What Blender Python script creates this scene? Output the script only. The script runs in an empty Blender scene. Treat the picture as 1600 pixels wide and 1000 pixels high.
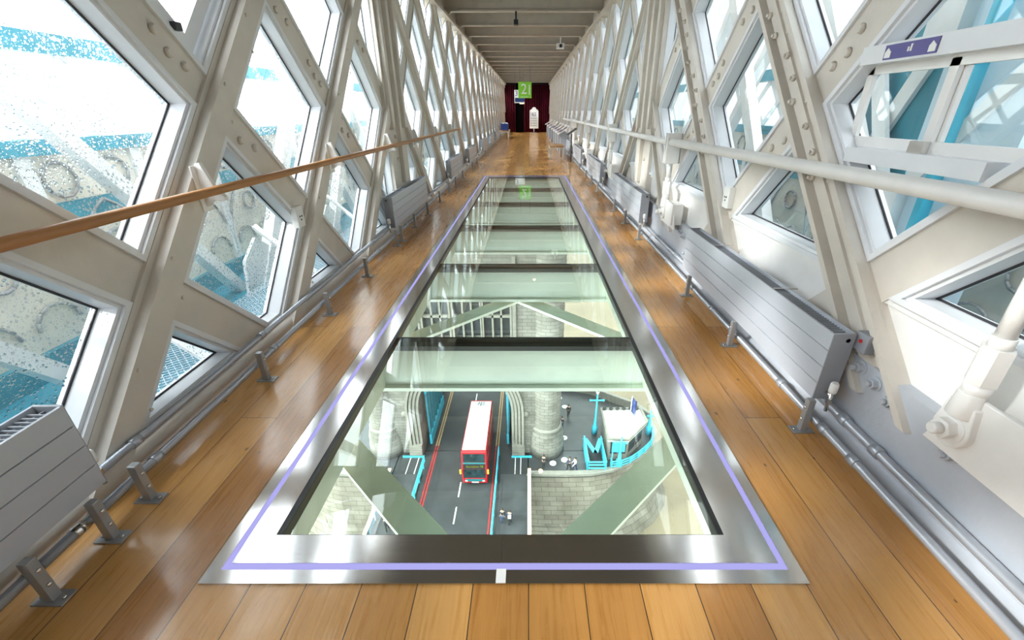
import bpy, bmesh, math, random
from mathutils import Vector, Matrix, Euler
random.seed(7)
SC = bpy.context.scene
COL = SC.collection

# ------------------------------------------------------------------ camera, sky, sun, exposure
FPX, CXP, PITCH, EYE = 670.0, 826.0, math.atan(326 / 670), 1.57
cam_d = bpy.data.cameras.new('camera'); cam = bpy.data.objects.new('camera', cam_d); COL.objects.link(cam)
cam.location = (0, 0, EYE); cam.rotation_euler = (math.pi / 2 - PITCH, 0, 0)
cam_d.sensor_width = 36; cam_d.lens = FPX / 1600 * 36; cam_d.shift_x = -(CXP - 800) / 1600
cam_d.clip_start = 0.02; cam_d.clip_end = 600
SC.camera = cam
SC.view_settings.view_transform = 'Standard'; SC.view_settings.look = 'None'
SC.view_settings.gamma = 1; SC.view_settings.use_curve_mapping = False
SC.view_settings.exposure = 2.0
SC.cycles.max_bounces = 10; SC.cycles.diffuse_bounces = 5; SC.cycles.glossy_bounces = 5
SC.cycles.transmission_bounces = 8; SC.cycles.transparent_max_bounces = 28
SC.cycles.caustics_reflective = False; SC.cycles.caustics_refractive = False
SC.cycles.sample_clamp_indirect = 6

world = bpy.data.worlds.new('overcast_sky'); SC.world = world; world.use_nodes = True
wn = world.node_tree; wn.nodes.clear()
def _n(nt, t, **kw):
    n = nt.nodes.new(t)
    for k, v in kw.items():
        if k in n.inputs: n.inputs[k].default_value = v
        else: setattr(n, k, v)
    return n
w_tc = _n(wn, 'ShaderNodeTexCoord')
w_dot = _n(wn, 'ShaderNodeVectorMath', operation='DOT_PRODUCT'); w_dot.inputs[1].default_value = Vector((-.84, -.22, .48)).normalized()
wn.links.new(w_tc.outputs['Generated'], w_dot.inputs[0])
w_mr = _n(wn, 'ShaderNodeMapRange'); w_mr.inputs['From Min'].default_value = -.4; w_mr.inputs['From Max'].default_value = 1
w_mr.inputs['To Min'].default_value = .38; w_mr.inputs['To Max'].default_value = 3.3
wn.links.new(w_dot.outputs['Value'], w_mr.inputs['Value'])
w_noise = _n(wn, 'ShaderNodeTexNoise'); w_noise.inputs['Scale'].default_value = 2.2; w_noise.inputs['Detail'].default_value = 5
wn.links.new(w_tc.outputs['Generated'], w_noise.inputs['Vector'])
w_rmp = _n(wn, 'ShaderNodeValToRGB')
w_rmp.color_ramp.elements[0].position = .35; w_rmp.color_ramp.elements[0].color = (.78, .87, .97, 1)
w_rmp.color_ramp.elements[1].position = .62; w_rmp.color_ramp.elements[1].color = (.97, .98, 1, 1)
wn.links.new(w_noise.outputs['Fac'], w_rmp.inputs['Fac'])
w_bg = _n(wn, 'ShaderNodeBackground'); w_out = _n(wn, 'ShaderNodeOutputWorld')
wn.links.new(w_rmp.outputs['Color'], w_bg.inputs['Color']); wn.links.new(w_mr.outputs['Result'], w_bg.inputs['Strength'])
wn.links.new(w_bg.outputs[0], w_out.inputs[0])

sun_d = bpy.data.lights.new('sun', 'SUN'); sun_d.energy = 1.3; sun_d.angle = math.radians(4); sun_d.color = (1, .98, .95)
sun = bpy.data.objects.new('sun', sun_d); COL.objects.link(sun)
sun.rotation_euler = Vector((.80, .28, -.53)).to_track_quat('-Z', 'Y').to_euler(); sun.location = (-30, -10, 30)

# ------------------------------------------------------------------ materials
def new_mat(name):
    m = bpy.data.materials.new(name); m.use_nodes = True
    nt = m.node_tree; nt.nodes.clear(); return m, nt
def L(nt, a, b): nt.links.new(a, b)
def paint(name, c, rough=.5, metal=0.0, var=.06, scale=6, bump=0.0, bscale=60, spec=.5, coat=0.0):
    m, nt = new_mat(name)
    p = _n(nt, 'ShaderNodeBsdfPrincipled'); o = _n(nt, 'ShaderNodeOutputMaterial')
    p.inputs['Roughness'].default_value = rough; p.inputs['Metallic'].default_value = metal
    p.inputs['Specular IOR Level'].default_value = spec; p.inputs['Coat Weight'].default_value = coat
    tc = _n(nt, 'ShaderNodeTexCoord'); no = _n(nt, 'ShaderNodeTexNoise', Scale=scale, Detail=4.0)
    L(nt, tc.outputs['Object'], no.inputs['Vector'])
    r = _n(nt, 'ShaderNodeValToRGB')
    r.color_ramp.elements[0].color = tuple(max(0, x * (1 - var)) for x in c) + (1,)
    r.color_ramp.elements[1].color = tuple(min(1, x * (1 + var)) for x in c) + (1,)
    r.color_ramp.elements[0].position = .3; r.color_ramp.elements[1].position = .7
    L(nt, no.outputs['Fac'], r.inputs['Fac']); L(nt, r.outputs['Color'], p.inputs['Base Color'])
    if bump:
        n2 = _n(nt, 'ShaderNodeTexNoise', Scale=bscale, Detail=3.0); L(nt, tc.outputs['Object'], n2.inputs['Vector'])
        b = _n(nt, 'ShaderNodeBump', Strength=bump, Distance=.004); L(nt, n2.outputs['Fac'], b.inputs['Height'])
        L(nt, b.outputs['Normal'], p.inputs['Normal'])
    L(nt, p.outputs[0], o.inputs[0]); return m
def emit(name, c, s):
    m, nt = new_mat(name); e = _n(nt, 'ShaderNodeEmission'); o = _n(nt, 'ShaderNodeOutputMaterial')
    e.inputs['Color'].default_value = c + (1,); e.inputs['Strength'].default_value = s
    L(nt, e.outputs[0], o.inputs[0]); return m
def math_n(nt, op, a, b=None):
    n = _n(nt, 'ShaderNodeMath', operation=op)
    for i, x in enumerate((a, b)):
        if x is None: continue
        if isinstance(x, (int, float)): n.inputs[i].default_value = x
        else: L(nt, x, n.inputs[i])
    return n.outputs[0]
def glass(name, tint, f0=.045, gain=1.0, drops=0.0):
    """thin glazing: Fresnel mix of clear tinted transmission and mirror reflection, optional rain drops"""
    m, nt = new_mat(name); o = _n(nt, 'ShaderNodeOutputMaterial')
    lw = _n(nt, 'ShaderNodeLayerWeight', Blend=.5); geo = _n(nt, 'ShaderNodeNewGeometry')
    p5 = math_n(nt, 'POWER', lw.outputs['Facing'], 3.6)
    fr = math_n(nt, 'ADD', math_n(nt, 'MULTIPLY', p5, (1 - f0) * gain), f0)
    fr = math_n(nt, 'MULTIPLY', fr, math_n(nt, 'SUBTRACT', 1.0, geo.outputs['Backfacing']))
    tr = _n(nt, 'ShaderNodeBsdfTransparent'); tr.inputs['Color'].default_value = tint + (1,)
    gl = _n(nt, 'ShaderNodeBsdfGlossy', Roughness=.015); gl.inputs['Color'].default_value = (.95, 1, .97, 1)
    mx = _n(nt, 'ShaderNodeMixShader'); L(nt, fr, mx.inputs[0]); L(nt, tr.outputs[0], mx.inputs[1]); L(nt, gl.outputs[0], mx.inputs[2])
    res = mx.outputs[0]
    if drops:
        tc = _n(nt, 'ShaderNodeTexCoord')
        fac = None; hs = None
        for sc, th in ((55.0, .30), (110.0, .36)):
            v = _n(nt, 'ShaderNodeTexVoronoi', Scale=sc, Randomness=1.0); L(nt, tc.outputs['Object'], v.inputs['Vector'])
            sz = _n(nt, 'ShaderNodeSeparateColor'); L(nt, v.outputs['Color'], sz.inputs[0])
            t = math_n(nt, 'MULTIPLY', sz.outputs[0], th * 1.5)
            h = math_n(nt, 'MAXIMUM', math_n(nt, 'SUBTRACT', t, v.outputs['Distance']), 0.0)
            f = math_n(nt, 'GREATER_THAN', h, 0.0)
            fac = f if fac is None else math_n(nt, 'MAXIMUM', fac, f)
            hs = h if hs is None else math_n(nt, 'MAXIMUM', hs, h)
        area = _n(nt, 'ShaderNodeTexNoise', Scale=1.6, Detail=2.0); L(nt, tc.outputs['Object'], area.inputs['Vector'])
        fac = math_n(nt, 'MULTIPLY', fac, math_n(nt, 'GREATER_THAN', area.outputs['Fac'], 1 - drops))
        b = _n(nt, 'ShaderNodeBump', Strength=1.0, Distance=.02); L(nt, hs, b.inputs['Height'])
        rf = _n(nt, 'ShaderNodeBsdfRefraction', IOR=1.2, Roughness=.05); rf.inputs['Color'].default_value = (.70, .74, .76, 1)
        L(nt, b.outputs['Normal'], rf.inputs['Normal'])
        m2 = _n(nt, 'ShaderNodeMixShader'); L(nt, math_n(nt, 'MULTIPLY', fac, math_n(nt, 'SUBTRACT', 1.0, geo.outputs['Backfacing'])), m2.inputs[0])
        L(nt, res, m2.inputs[1]); L(nt, rf.outputs[0], m2.inputs[2]); res = m2.outputs[0]
    L(nt, res, o.inputs[0]); return m
def wood(name, cols, plank_w, plank_l, along='Y', rough=.28, gap=.004, coat=.0):
    m, nt = new_mat(name); o = _n(nt, 'ShaderNodeOutputMaterial'); p = _n(nt, 'ShaderNodeBsdfPrincipled')
    tc = _n(nt, 'ShaderNodeTexCoord'); sp = _n(nt, 'ShaderNodeSeparateXYZ'); L(nt, tc.outputs['Object'], sp.inputs[0])
    cb = _n(nt, 'ShaderNodeCombineXYZ')
    a, c = ('Y', 'X') if along == 'Y' else ('X', 'Y')
    L(nt, sp.outputs[a], cb.inputs['X']); L(nt, sp.outputs[c], cb.inputs['Y'])
    br = _n(nt, 'ShaderNodeTexBrick', offset=.37, offset_frequency=2, squash=1.0)
    br.inputs['Scale'].default_value = 1.0; br.inputs['Mortar Size'].default_value = gap / 2; br.inputs['Mortar Smooth'].default_value = .1
    br.inputs['Brick Width'].default_value = plank_l; br.inputs['Row Height'].default_value = plank_w; br.inputs['Bias'].default_value = 0
    br.inputs['Color1'].default_value = (0, 0, 0, 1); br.inputs['Color2'].default_value = (1, 1, 1, 1); br.inputs['Mortar'].default_value = (.5, .5, .5, 1)
    L(nt, cb.outputs[0], br.inputs['Vector'])
    # grain runs along the plank, offset per plank
    mp = _n(nt, 'ShaderNodeMapping'); mp.inputs['Scale'].default_value = (.9, 16, 1)
    L(nt, cb.outputs[0], mp.inputs['Vector'])
    off = _n(nt, 'ShaderNodeVectorMath', operation='ADD'); L(nt, mp.outputs[0], off.inputs[0])
    sh = _n(nt, 'ShaderNodeVectorMath', operation='SCALE'); sh.inputs['Scale'].default_value = 13.0
    L(nt, br.outputs['Color'], sh.inputs[0]); L(nt, sh.outputs[0], off.inputs[1])
    g = _n(nt, 'ShaderNodeTexNoise', Scale=3.0, Detail=7.0, Roughness=.6, Distortion=.8); L(nt, off.outputs[0], g.inputs['Vector'])
    big = _n(nt, 'ShaderNodeTexNoise', Scale=2.3, Detail=3.0); L(nt, tc.outputs['Object'], big.inputs['Vector'])
    tone = math_n(nt, 'ADD', math_n(nt, 'MULTIPLY', br.outputs['Color'], .46), math_n(nt, 'ADD', math_n(nt, 'MULTIPLY', g.outputs['Fac'], .62), math_n(nt, 'MULTIPLY', big.outputs['Fac'], .14)))
    r = _n(nt, 'ShaderNodeValToRGB')
    r.color_ramp.elements[0].position = .25; r.color_ramp.elements[0].color = cols[0] + (1,)
    r.color_ramp.elements[1].position = .95; r.color_ramp.elements[1].color = cols[2] + (1,)
    e = r.color_ramp.elements.new(.6); e.color = cols[1] + (1,)
    L(nt, tone, r.inputs['Fac'])
    # small dark knots and pits
    kv = _n(nt, 'ShaderNodeTexVoronoi', Scale=1.0); km = _n(nt, 'ShaderNodeMapping'); km.inputs['Scale'].default_value = (7, 11, 7)
    L(nt, cb.outputs[0], km.inputs[0]); L(nt, km.outputs[0], kv.inputs['Vector'])
    ks = _n(nt, 'ShaderNodeSeparateColor'); L(nt, kv.outputs['Color'], ks.inputs[0])
    kd = math_n(nt, 'LESS_THAN', kv.outputs['Distance'], math_n(nt, 'MULTIPLY', math_n(nt, 'POWER', ks.outputs[1], 3.0), .12))
    mxk = _n(nt, 'ShaderNodeMix', data_type='RGBA'); L(nt, math_n(nt, 'MULTIPLY', kd, .75), mxk.inputs[0]); L(nt, r.outputs['Color'], mxk.inputs[6]); mxk.inputs[7].default_value = (.05, .025, .01, 1)
    mxm = _n(nt, 'ShaderNodeMix', data_type='RGBA'); L(nt, br.outputs['Fac'], mxm.inputs[0]); L(nt, mxk.outputs[2], mxm.inputs[6]); mxm.inputs[7].default_value = (.045, .024, .01, 1)
    L(nt, mxm.outputs[2], p.inputs['Base Color'])
    rr = _n(nt, 'ShaderNodeMapRange'); rr.inputs['To Min'].default_value = rough - .08; rr.inputs['To Max'].default_value = rough + .16
    L(nt, g.outputs['Fac'], rr.inputs['Value']); L(nt, rr.outputs[0], p.inputs['Roughness'])
    b = _n(nt, 'ShaderNodeBump', Strength=.25, Distance=.004)
    L(nt, math_n(nt, 'SUBTRACT', g.outputs['Fac'], math_n(nt, 'MULTIPLY', br.outputs['Fac'], 2.0)), b.inputs['Height']); L(nt, b.outputs[0], p.inputs['Normal'])
    p.inputs['Coat Weight'].default_value = coat; p.inputs['Coat Roughness'].default_value = .12
    L(nt, p.outputs[0], o.inputs[0]); return m
def brushed(name, c, rough, axis='X'):
    m, nt = new_mat(name); o = _n(nt, 'ShaderNodeOutputMaterial'); p = _n(nt, 'ShaderNodeBsdfPrincipled')
    tc = _n(nt, 'ShaderNodeTexCoord'); mp = _n(nt, 'ShaderNodeMapping')
    mp.inputs['Scale'].default_value = (3, 420, 420) if axis == 'X' else (420, 3, 420)
    L(nt, tc.outputs['Object'], mp.inputs[0]); n = _n(nt, 'ShaderNodeTexNoise', Scale=1.0, Detail=3.0); L(nt, mp.outputs[0], n.inputs['Vector'])
    r = _n(nt, 'ShaderNodeMapRange'); r.inputs['To Min'].default_value = rough - .05; r.inputs['To Max'].default_value = rough + .06
    L(nt, n.outputs['Fac'], r.inputs['Value']); L(nt, r.outputs[0], p.inputs['Roughness'])
    b = _n(nt, 'ShaderNodeBump', Strength=.03, Distance=.001); L(nt, n.outputs['Fac'], b.inputs['Height']); L(nt, b.outputs[0], p.inputs['Normal'])
    p.inputs['Base Color'].default_value = c + (1,); p.inputs['Metallic'].default_value = 1
    L(nt, p.outputs[0], o.inputs[0]); return m
def masonry(name, c1, c2, mort, bw, bh, mode='XZ', stain=None, rough=.85):
    m, nt = new_mat(name); o = _n(nt, 'ShaderNodeOutputMaterial'); p = _n(nt, 'ShaderNodeBsdfPrincipled', Roughness=rough)
    tc = _n(nt, 'ShaderNodeTexCoord'); sp = _n(nt, 'ShaderNodeSeparateXYZ'); L(nt, tc.outputs['Object'], sp.inputs[0]); cb = _n(nt, 'ShaderNodeCombineXYZ')
    if mode == 'XZ': L(nt, sp.outputs['X'], cb.inputs['X'])
    else: L(nt, math_n(nt, 'ADD', sp.outputs['X'], math_n(nt, 'MULTIPLY', sp.outputs['Y'], .8)), cb.inputs['X'])
    L(nt, sp.outputs['Z'], cb.inputs['Y'])
    br = _n(nt, 'ShaderNodeTexBrick', offset=.5); br.inputs['Scale'].default_value = 1; br.inputs['Brick Width'].default_value = bw; br.inputs['Row Height'].default_value = bh
    br.inputs['Mortar Size'].default_value = .025; br.inputs['Color1'].default_value = c1 + (1,); br.inputs['Color2'].default_value = c2 + (1,); br.inputs['Mortar'].default_value = mort + (1,)
    L(nt, cb.outputs[0], br.inputs['Vector'])
    n = _n(nt, 'ShaderNodeTexNoise', Scale=.55, Detail=6.0); L(nt, tc.outputs['Object'], n.inputs['Vector'])
    r = _n(nt, 'ShaderNodeValToRGB'); r.color_ramp.elements[0].position = .3; r.color_ramp.elements[0].color = (.55, .53, .5, 1); r.color_ramp.elements[1].position = .65; r.color_ramp.elements[1].color = (1, 1, 1, 1)
    L(nt, n.outputs['Fac'], r.inputs['Fac'])
    mx = _n(nt, 'ShaderNodeMix', data_type='RGBA', blend_type='MULTIPLY'); mx.inputs[0].default_value = .8; L(nt, br.outputs['Color'], mx.inputs[6]); L(nt, r.outputs['Color'], mx.inputs[7])
    out = mx.outputs[2]
    if stain:   # (z_low, z_high, colour): weed growing on the stone between the tide marks
        z = math_n(nt, 'ADD', sp.outputs['Z'], math_n(nt, 'MULTIPLY', n.outputs['Fac'], 3.0))
        mr = _n(nt, 'ShaderNodeMapRange'); mr.inputs['From Min'].default_value = stain[1] + 1.5; mr.inputs['From Max'].default_value = stain[0] + 1.5
        L(nt, z, mr.inputs['Value'])
        m2 = _n(nt, 'ShaderNodeMix', data_type='RGBA'); L(nt, mr.outputs[0], m2.inputs[0]); L(nt, out, m2.inputs[6]); m2.inputs[7].default_value = stain[2] + (1,); out = m2.outputs[2]
    L(nt, out, p.inputs['Base Color']); L(nt, p.outputs[0], o.inputs[0]); return m

M = {}
M['cream'] = paint('cream_paint', (.63, .585, .525), .45, var=.07, scale=4, bump=.25)
M['white'] = paint('white_paint', (.80, .79, .77), .4, var=.04, bump=.15)
M['frame'] = paint('pale_aluminium_paint', (.74, .755, .78), .35, var=.03)
M['trim'] = paint('stone_grey_paint', (.58, .56, .52), .4, var=.04)
M['girder'] = paint('grey_blue_paint', (.47, .50, .55), .4, var=.05, bump=.5, bscale=40)
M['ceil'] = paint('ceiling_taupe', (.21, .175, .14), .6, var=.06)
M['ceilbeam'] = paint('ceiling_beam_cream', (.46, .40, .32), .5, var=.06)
M['rad'] = paint('radiator_enamel', (.50, .53, .59), .3, var=.02)
M['radend'] = paint('radiator_grey', (.30, .32, .36), .35, var=.03)
M['dark'] = paint('dark_grey', (.03, .03, .035), .5)
M['black'] = paint('black_rubber', (.012, .013, .014), .45)
M['pipe'] = paint('pipe_grey', (.42, .45, .50), .28, metal=.35, var=.03)
M['steelgrey'] = paint('bracket_grey', (.36, .37, .38), .35, metal=.3, var=.04)
M['chrome'] = paint('chrome', (.75, .73, .70), .18, metal=1, var=.02)
M['floor'] = wood('oak_floorboards', ((.34, .14, .030), (.54, .26, .068), (.68, .37, .12)), .205, 3.1, rough=.25, coat=.45)
M['oak'] = wood('oak_rail', ((.33, .15, .05), (.44, .21, .08), (.52, .27, .11)), 4.0, 40.0, rough=.3, gap=0)
M['benchwood'] = wood('bench_oak', ((.25, .13, .055), (.36, .2, .09), (.46, .28, .14)), .11, 5.0, rough=.4)
M['steel'] = brushed('brushed_steel', (.66, .65, .64), .13)
M['steely'] = brushed('brushed_steel_long', (.66, .65, .64), .14, 'Y')
M['led'] = emit('violet_led', (.50, .48, 1.0), .225)
M['lamp'] = emit('warm_lamp', (1, .55, .2), 16)
M['lamp_soft'] = emit('soft_lamp', (1, .9, .6), .5)
M['pane_clear'] = glass('clear_window_glass', (.95, .975, .965), .05)
M['pane_rain'] = glass('rain_spotted_window_glass', (.96, .98, .975), .05, drops=.62)
M['floor_glass'] = glass('green_floor_glass', (.82, .90, .85), .075, 1.3)
M['curtain'] = paint('wine_velvet', (.065, .004, .011), .9, var=.2, scale=3, spec=.1)
M['voiddark'] = paint('unlit_room_black', (.004, .003, .003), .95, spec=.03)  # near-black colour stands in for the darkness of the unlit room
M['cyan'] = paint('bridge_cyan_paint', (.05, .27, .36), .4, var=.12, scale=3)
M['cyanlight'] = paint('bridge_light_cyan', (.06, .50, .68), .4, var=.05)
M['paleblue'] = paint('bridge_pale_blue', (.62, .76, .86), .4, var=.04)
M['bwhite'] = paint('bridge_white_paint', (.74, .75, .75), .45, var=.05, bump=.2)
M['bcream'] = paint('bridge_cream_paint', (.72, .68, .60), .55, var=.06)
M['tracery'] = paint('tracery_grey', (.33, .34, .35), .6)
M['brace_brightened'] = paint('underfloor_cream_brightened', (.93, .95, .86), .5, var=.05)  # same paint as the cross beams, lightened to offset the shade on the braces
M['net'] = paint('net_wire', (.70, .76, .82), .5)
M['green'] = paint('sign_green', (.22, .58, .03), .5, var=.02)
M['signwhite'] = paint('sign_white', (.82, .82, .80), .5, var=.02)
M['purple'] = paint('sign_purple', (.10, .09, .28), .5, var=.02)
M['navy'] = paint('navy_plastic', (.012, .03, .16), .4)
M['understeel'] = paint('underfloor_steel_cream', (.66, .68, .61), .5, var=.05)  # same paint as the braces, kept darker where sky light strikes the beams
M['stone'] = masonry('tower_stone', (.19, .176, .155), (.25, .234, .21), (.105, .097, .088), .9, .38)
M['stonepale'] = paint('dressed_stone', (.215, .20, .175), .85, var=.12, scale=2)
M['pier'] = masonry('pier_granite', (.19, .165, .135), (.265, .236, .20), (.085, .075, .06), 1.5, .62, 'XY', stain=(-41, -38.6, (0.039, 0.055, 0.025)))
M['asphalt'] = paint('asphalt', (.026, .028, .031), .75, var=.25, scale=.6)
M['paving'] = paint('wet_paving', (.050, .052, .056), .35, var=.22, scale=.7)
M['red'] = paint('bus_red', (.50, .012, .018), .3, var=.03)
M['roadred'] = paint('road_red', (.34, .02, .02), .7, var=.15)
M['roadyellow'] = paint('road_ochre', (.40, .24, .11), .7, var=.15)
M['white_line'] = paint('road_white', (.75, .75, .73), .7)
M['river'] = paint('muddy_river', (.17, .13, .082), .25, var=.10, scale=.25, bump=.4, bscale=1.2)
M['busroof'] = paint('bus_roof_white', (.74, .75, .78), .4, var=.04)
M['busglass'] = paint('bus_glass', (.015, .03, .035), .06, var=.5, scale=2)
M['teal'] = paint('bus_teal', (.01, .16, .18), .3)
M['amber'] = emit('bus_blind', (.9, .85, .05), .22)
M['orange'] = paint('mirror_orange', (.75, .35, .04), .4)
M['buff'] = paint('parapet_buff', (.72, .52, .32), .6, var=.06)
M['leadglass'] = paint('leaded_window', (.035, .042, .05), .15, var=.5, scale=1.2)
M['skin'] = paint('skin', (.55, .33, .24), .6)
for k, c in dict(coat_dark=(.02, .022, .028), coat_grey=(.10, .10, .11), coat_navy=(.02, .03, .08), jean=(.05, .07, .13), shirt=(.7, .7, .7), hair=(.03, .02, .015), trouser=(.02, .02, .022), tan=(.25, .17, .1)).items():
    M[k] = paint('cloth_' + k if k not in ('hair',) else 'hair_dark', c, .8, var=.1)

# ------------------------------------------------------------------ mesh building
class MB:
    def __init__(s): s.v = []; s.f = []; s.sm = []
    def add(s, vs, fs, smooth=False):
        n = len(s.v); s.v += [Vector(v) for v in vs]; s.f += [tuple(i + n for i in f) for f in fs]; s.sm += [smooth] * len(fs); return s
    def box(s, x0, x1, y0, y1, z0, z1):
        x0, x1 = min(x0, x1), max(x0, x1); y0, y1 = min(y0, y1), max(y0, y1); z0, z1 = min(z0, z1), max(z0, z1)
        return s.add([(x0, y0, z0), (x1, y0, z0), (x1, y1, z0), (x0, y1, z0), (x0, y0, z1), (x1, y0, z1), (x1, y1, z1), (x0, y1, z1)],
                     [(0, 3, 2, 1), (4, 5, 6, 7), (0, 1, 5, 4), (1, 2, 6, 5), (2, 3, 7, 6), (3, 0, 4, 7)])
    def prism(s, poly, off):
        """poly: 3-D points of a flat polygon, off: extrusion vector"""
        p = [Vector(q) for q in poly]; o = Vector(off); n = len(p)
        nrm = Vector((0, 0, 0))
        for i in range(n): nrm += p[i].cross(p[(i + 1) % n])
        if nrm.dot(o) > 0: p.reverse()
        return s.add(p + [q + o for q in p], [tuple(range(n)), tuple(range(2 * n - 1, n - 1, -1))] + [(i, i + n, (i + 1) % n + n, (i + 1) % n) for i in range(n)])
    def ring(s, outer, inner, off):
        o = Vector(off); a = [Vector(q) for q in outer]; b = [Vector(q) for q in inner]; n = len(a)
        nrm = Vector((0, 0, 0))
        for i in range(n): nrm += a[i].cross(a[(i + 1) % n])
        if nrm.dot(o) > 0: a.reverse(); b.reverse()
        vs = a + b + [q + o for q in a] + [q + o for q in b]; fs = []
        for i in range(n):
            j = (i + 1) % n
            fs += [(i, j, n + j, n + i), (2 * n + i, 3 * n + i, 3 * n + j, 2 * n + j), (i, 2 * n + i, 2 * n + j, j), (n + i, n + j, 3 * n + j, 3 * n + i)]
        return s.add(vs, fs)
    def tube(s, p0, p1, r0, r1=None, seg=12, smooth=True):
        p0, p1 = Vector(p0), Vector(p1); r1 = r0 if r1 is None else r1
        d = (p1 - p0).normalized(); u = d.orthogonal().normalized(); w = d.cross(u)
        vs = []
        for p, r in ((p0, r0), (p1, r1)):
            for i in range(seg):
                a = 2 * math.pi * i / seg; vs.append(p + (u * math.cos(a) + w * math.sin(a)) * r)
        n = len(s.v); s.add(vs, [(i, (i + 1) % seg, seg + (i + 1) % seg, seg + i) for i in range(seg)], smooth)
        s.f += [tuple(n + i for i in range(seg - 1, -1, -1)), tuple(n + seg + i for i in range(seg))]; s.sm += [False, False]
        return s
    def path(s, pts, r, seg=10):
        for a, b in zip(pts, pts[1:]): s.tube(a, b, r, seg=seg)
        return s
    def lathe(s, prof, base=(0, 0, 0), axis='Z', seg=24, smooth=True):
        """prof: (radius, height) list"""
        b = Vector(base); vs = []; m = len(prof)
        for r, h in prof:
            for i in range(seg):
                a = 2 * math.pi * i / seg; x, y = r * math.cos(a), r * math.sin(a)
                vs.append(b + (Vector((x, y, h)) if axis == 'Z' else Vector((h, x, y)) if axis == 'X' else Vector((y, h, x))))
        fs = [(k * seg + i, k * seg + (i + 1) % seg, (k + 1) * seg + (i + 1) % seg, (k + 1) * seg + i) for k in range(m - 1) for i in range(seg)]
        n = len(s.v); s.add(vs, fs, smooth)
        s.f += [tuple(n + i for i in range(seg - 1, -1, -1)), tuple(n + (m - 1) * seg + i for i in range(seg))]; s.sm += [False, False]
        return s
    def ball(s, c, r, sx=1, sy=1, sz=1, seg=10):
        prof = [(max(1e-4, r * math.sin(math.pi * k / 6)), -r * math.cos(math.pi * k / 6)) for k in range(7)]
        n = len(s.v); s.lathe(prof, (0, 0, 0), seg=seg); c = Vector(c)
        for i in range(n, len(s.v)): v = s.v[i]; s.v[i] = Vector((v.x * sx, v.y * sy, v.z * sz)) + c
        return s
    def xf(s, mtx):
        s.v = [mtx @ v for v in s.v]; return s
    def build(s, name, mat, parent=None, bevel=0):
        me = bpy.data.meshes.new(name); w = WL.get(parent.name, Vector((0, 0, 0))) if parent else Vector((0, 0, 0))
        me.from_pydata([v - w for v in s.v], [], s.f)
        me.polygons.foreach_set('use_smooth', s.sm); me.materials.append(M[mat]); me.update()
        o = bpy.data.objects.new(name, me); COL.objects.link(o)
        if parent: o.parent = parent; WL[o.name] = w.copy()
        else: WL[o.name] = Vector((0, 0, 0))
        if bevel:
            b = o.modifiers.new('bevel', 'BEVEL'); b.width = bevel; b.segments = 2; b.limit_method = 'ANGLE'
        return o
WL = {}
def tag(o, label, cat, group=None, kind=None):
    if label: o['label'] = label
    if cat: o['category'] = cat
    if group: o['group'] = group
    if kind: o['kind'] = kind
    return o
def thing(name, label, cat, loc=(0, 0, 0), group=None, kind=None):
    o = bpy.data.objects.new(name, None); COL.objects.link(o); o.location = loc; o.empty_display_size = .2
    WL[o.name] = Vector(loc); return tag(o, label, cat, group, kind)
def copy_tree(o, parent=None, loc=None, label=None, rotz=None):
    c = o.copy(); COL.objects.link(c)
    if parent: c.parent = parent
    if loc is not None: c.location = loc
    if label: c['label'] = label
    if rotz is not None: c.rotation_euler[2] = rotz
    for ch in list(o.children): copy_tree(ch, c)
    return c
def text_mb(body, size, mtx, depth=.01, align='CENTER'):
    cu = bpy.data.curves.new('lettering', 'FONT'); cu.body = body; cu.size = size; cu.extrude = depth / 2
    cu.align_x = align; cu.align_y = 'CENTER'; cu.resolution_u = 3
    o = bpy.data.objects.new('lettering', cu); COL.objects.link(o)
    bpy.context.view_layer.update()
    me = bpy.data.meshes.new_from_object(o.evaluated_get(bpy.context.evaluated_depsgraph_get()))
    mb = MB(); mb.add([mtx @ v.co for v in me.vertices], [tuple(p.vertices) for p in me.polygons])
    bpy.data.objects.remove(o); bpy.data.meshes.remove(me); return mb
def clip(poly, a, b, c):
    """keep a*x + b*y <= c"""
    out = []
    for i in range(len(poly)):
        p, q = poly[i], poly[(i + 1) % len(poly)]; dp, dq = a * p[0] + b * p[1] - c, a * q[0] + b * q[1] - c
        if dp <= 0: out.append(p)
        if (dp < 0 < dq) or (dq < 0 < dp):
            t = dp / (dp - dq); out.append((p[0] + (q[0] - p[0]) * t, p[1] + (q[1] - p[1]) * t))
    return out
def tidy(poly, eps=.004):
    out = []
    for p in poly:
        if not out or math.dist(p, out[-1]) > eps: out.append(p)
    while len(out) > 1 and math.dist(out[0], out[-1]) <= eps: out.pop()
    return out
def area(poly): return abs(sum(poly[i][0] * poly[(i + 1) % len(poly)][1] - poly[(i + 1) % len(poly)][0] * poly[i][1] for i in range(len(poly)))) / 2
def inset(poly, d):
    n = len(poly); s = sum(poly[i][0] * poly[(i + 1) % n][1] - poly[(i + 1) % n][0] * poly[i][1] for i in range(n))
    if s < 0: poly = poly[::-1]
    res = []
    for i in range(n):
        p0, p1, p2 = poly[i - 1], poly[i], poly[(i + 1) % n]
        e1 = Vector((p1[0] - p0[0], p1[1] - p0[1])).normalized(); e2 = Vector((p2[0] - p1[0], p2[1] - p1[1])).normalized()
        n1 = Vector((-e1.y, e1.x)); n2 = Vector((-e2.y, e2.x)); k = 1 + n1.dot(n2)
        m_ = (n1 + n2) / max(k, .15); res.append((p1[0] + m_.x * d, p1[1] + m_.y * d))
    return poly, res

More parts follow.
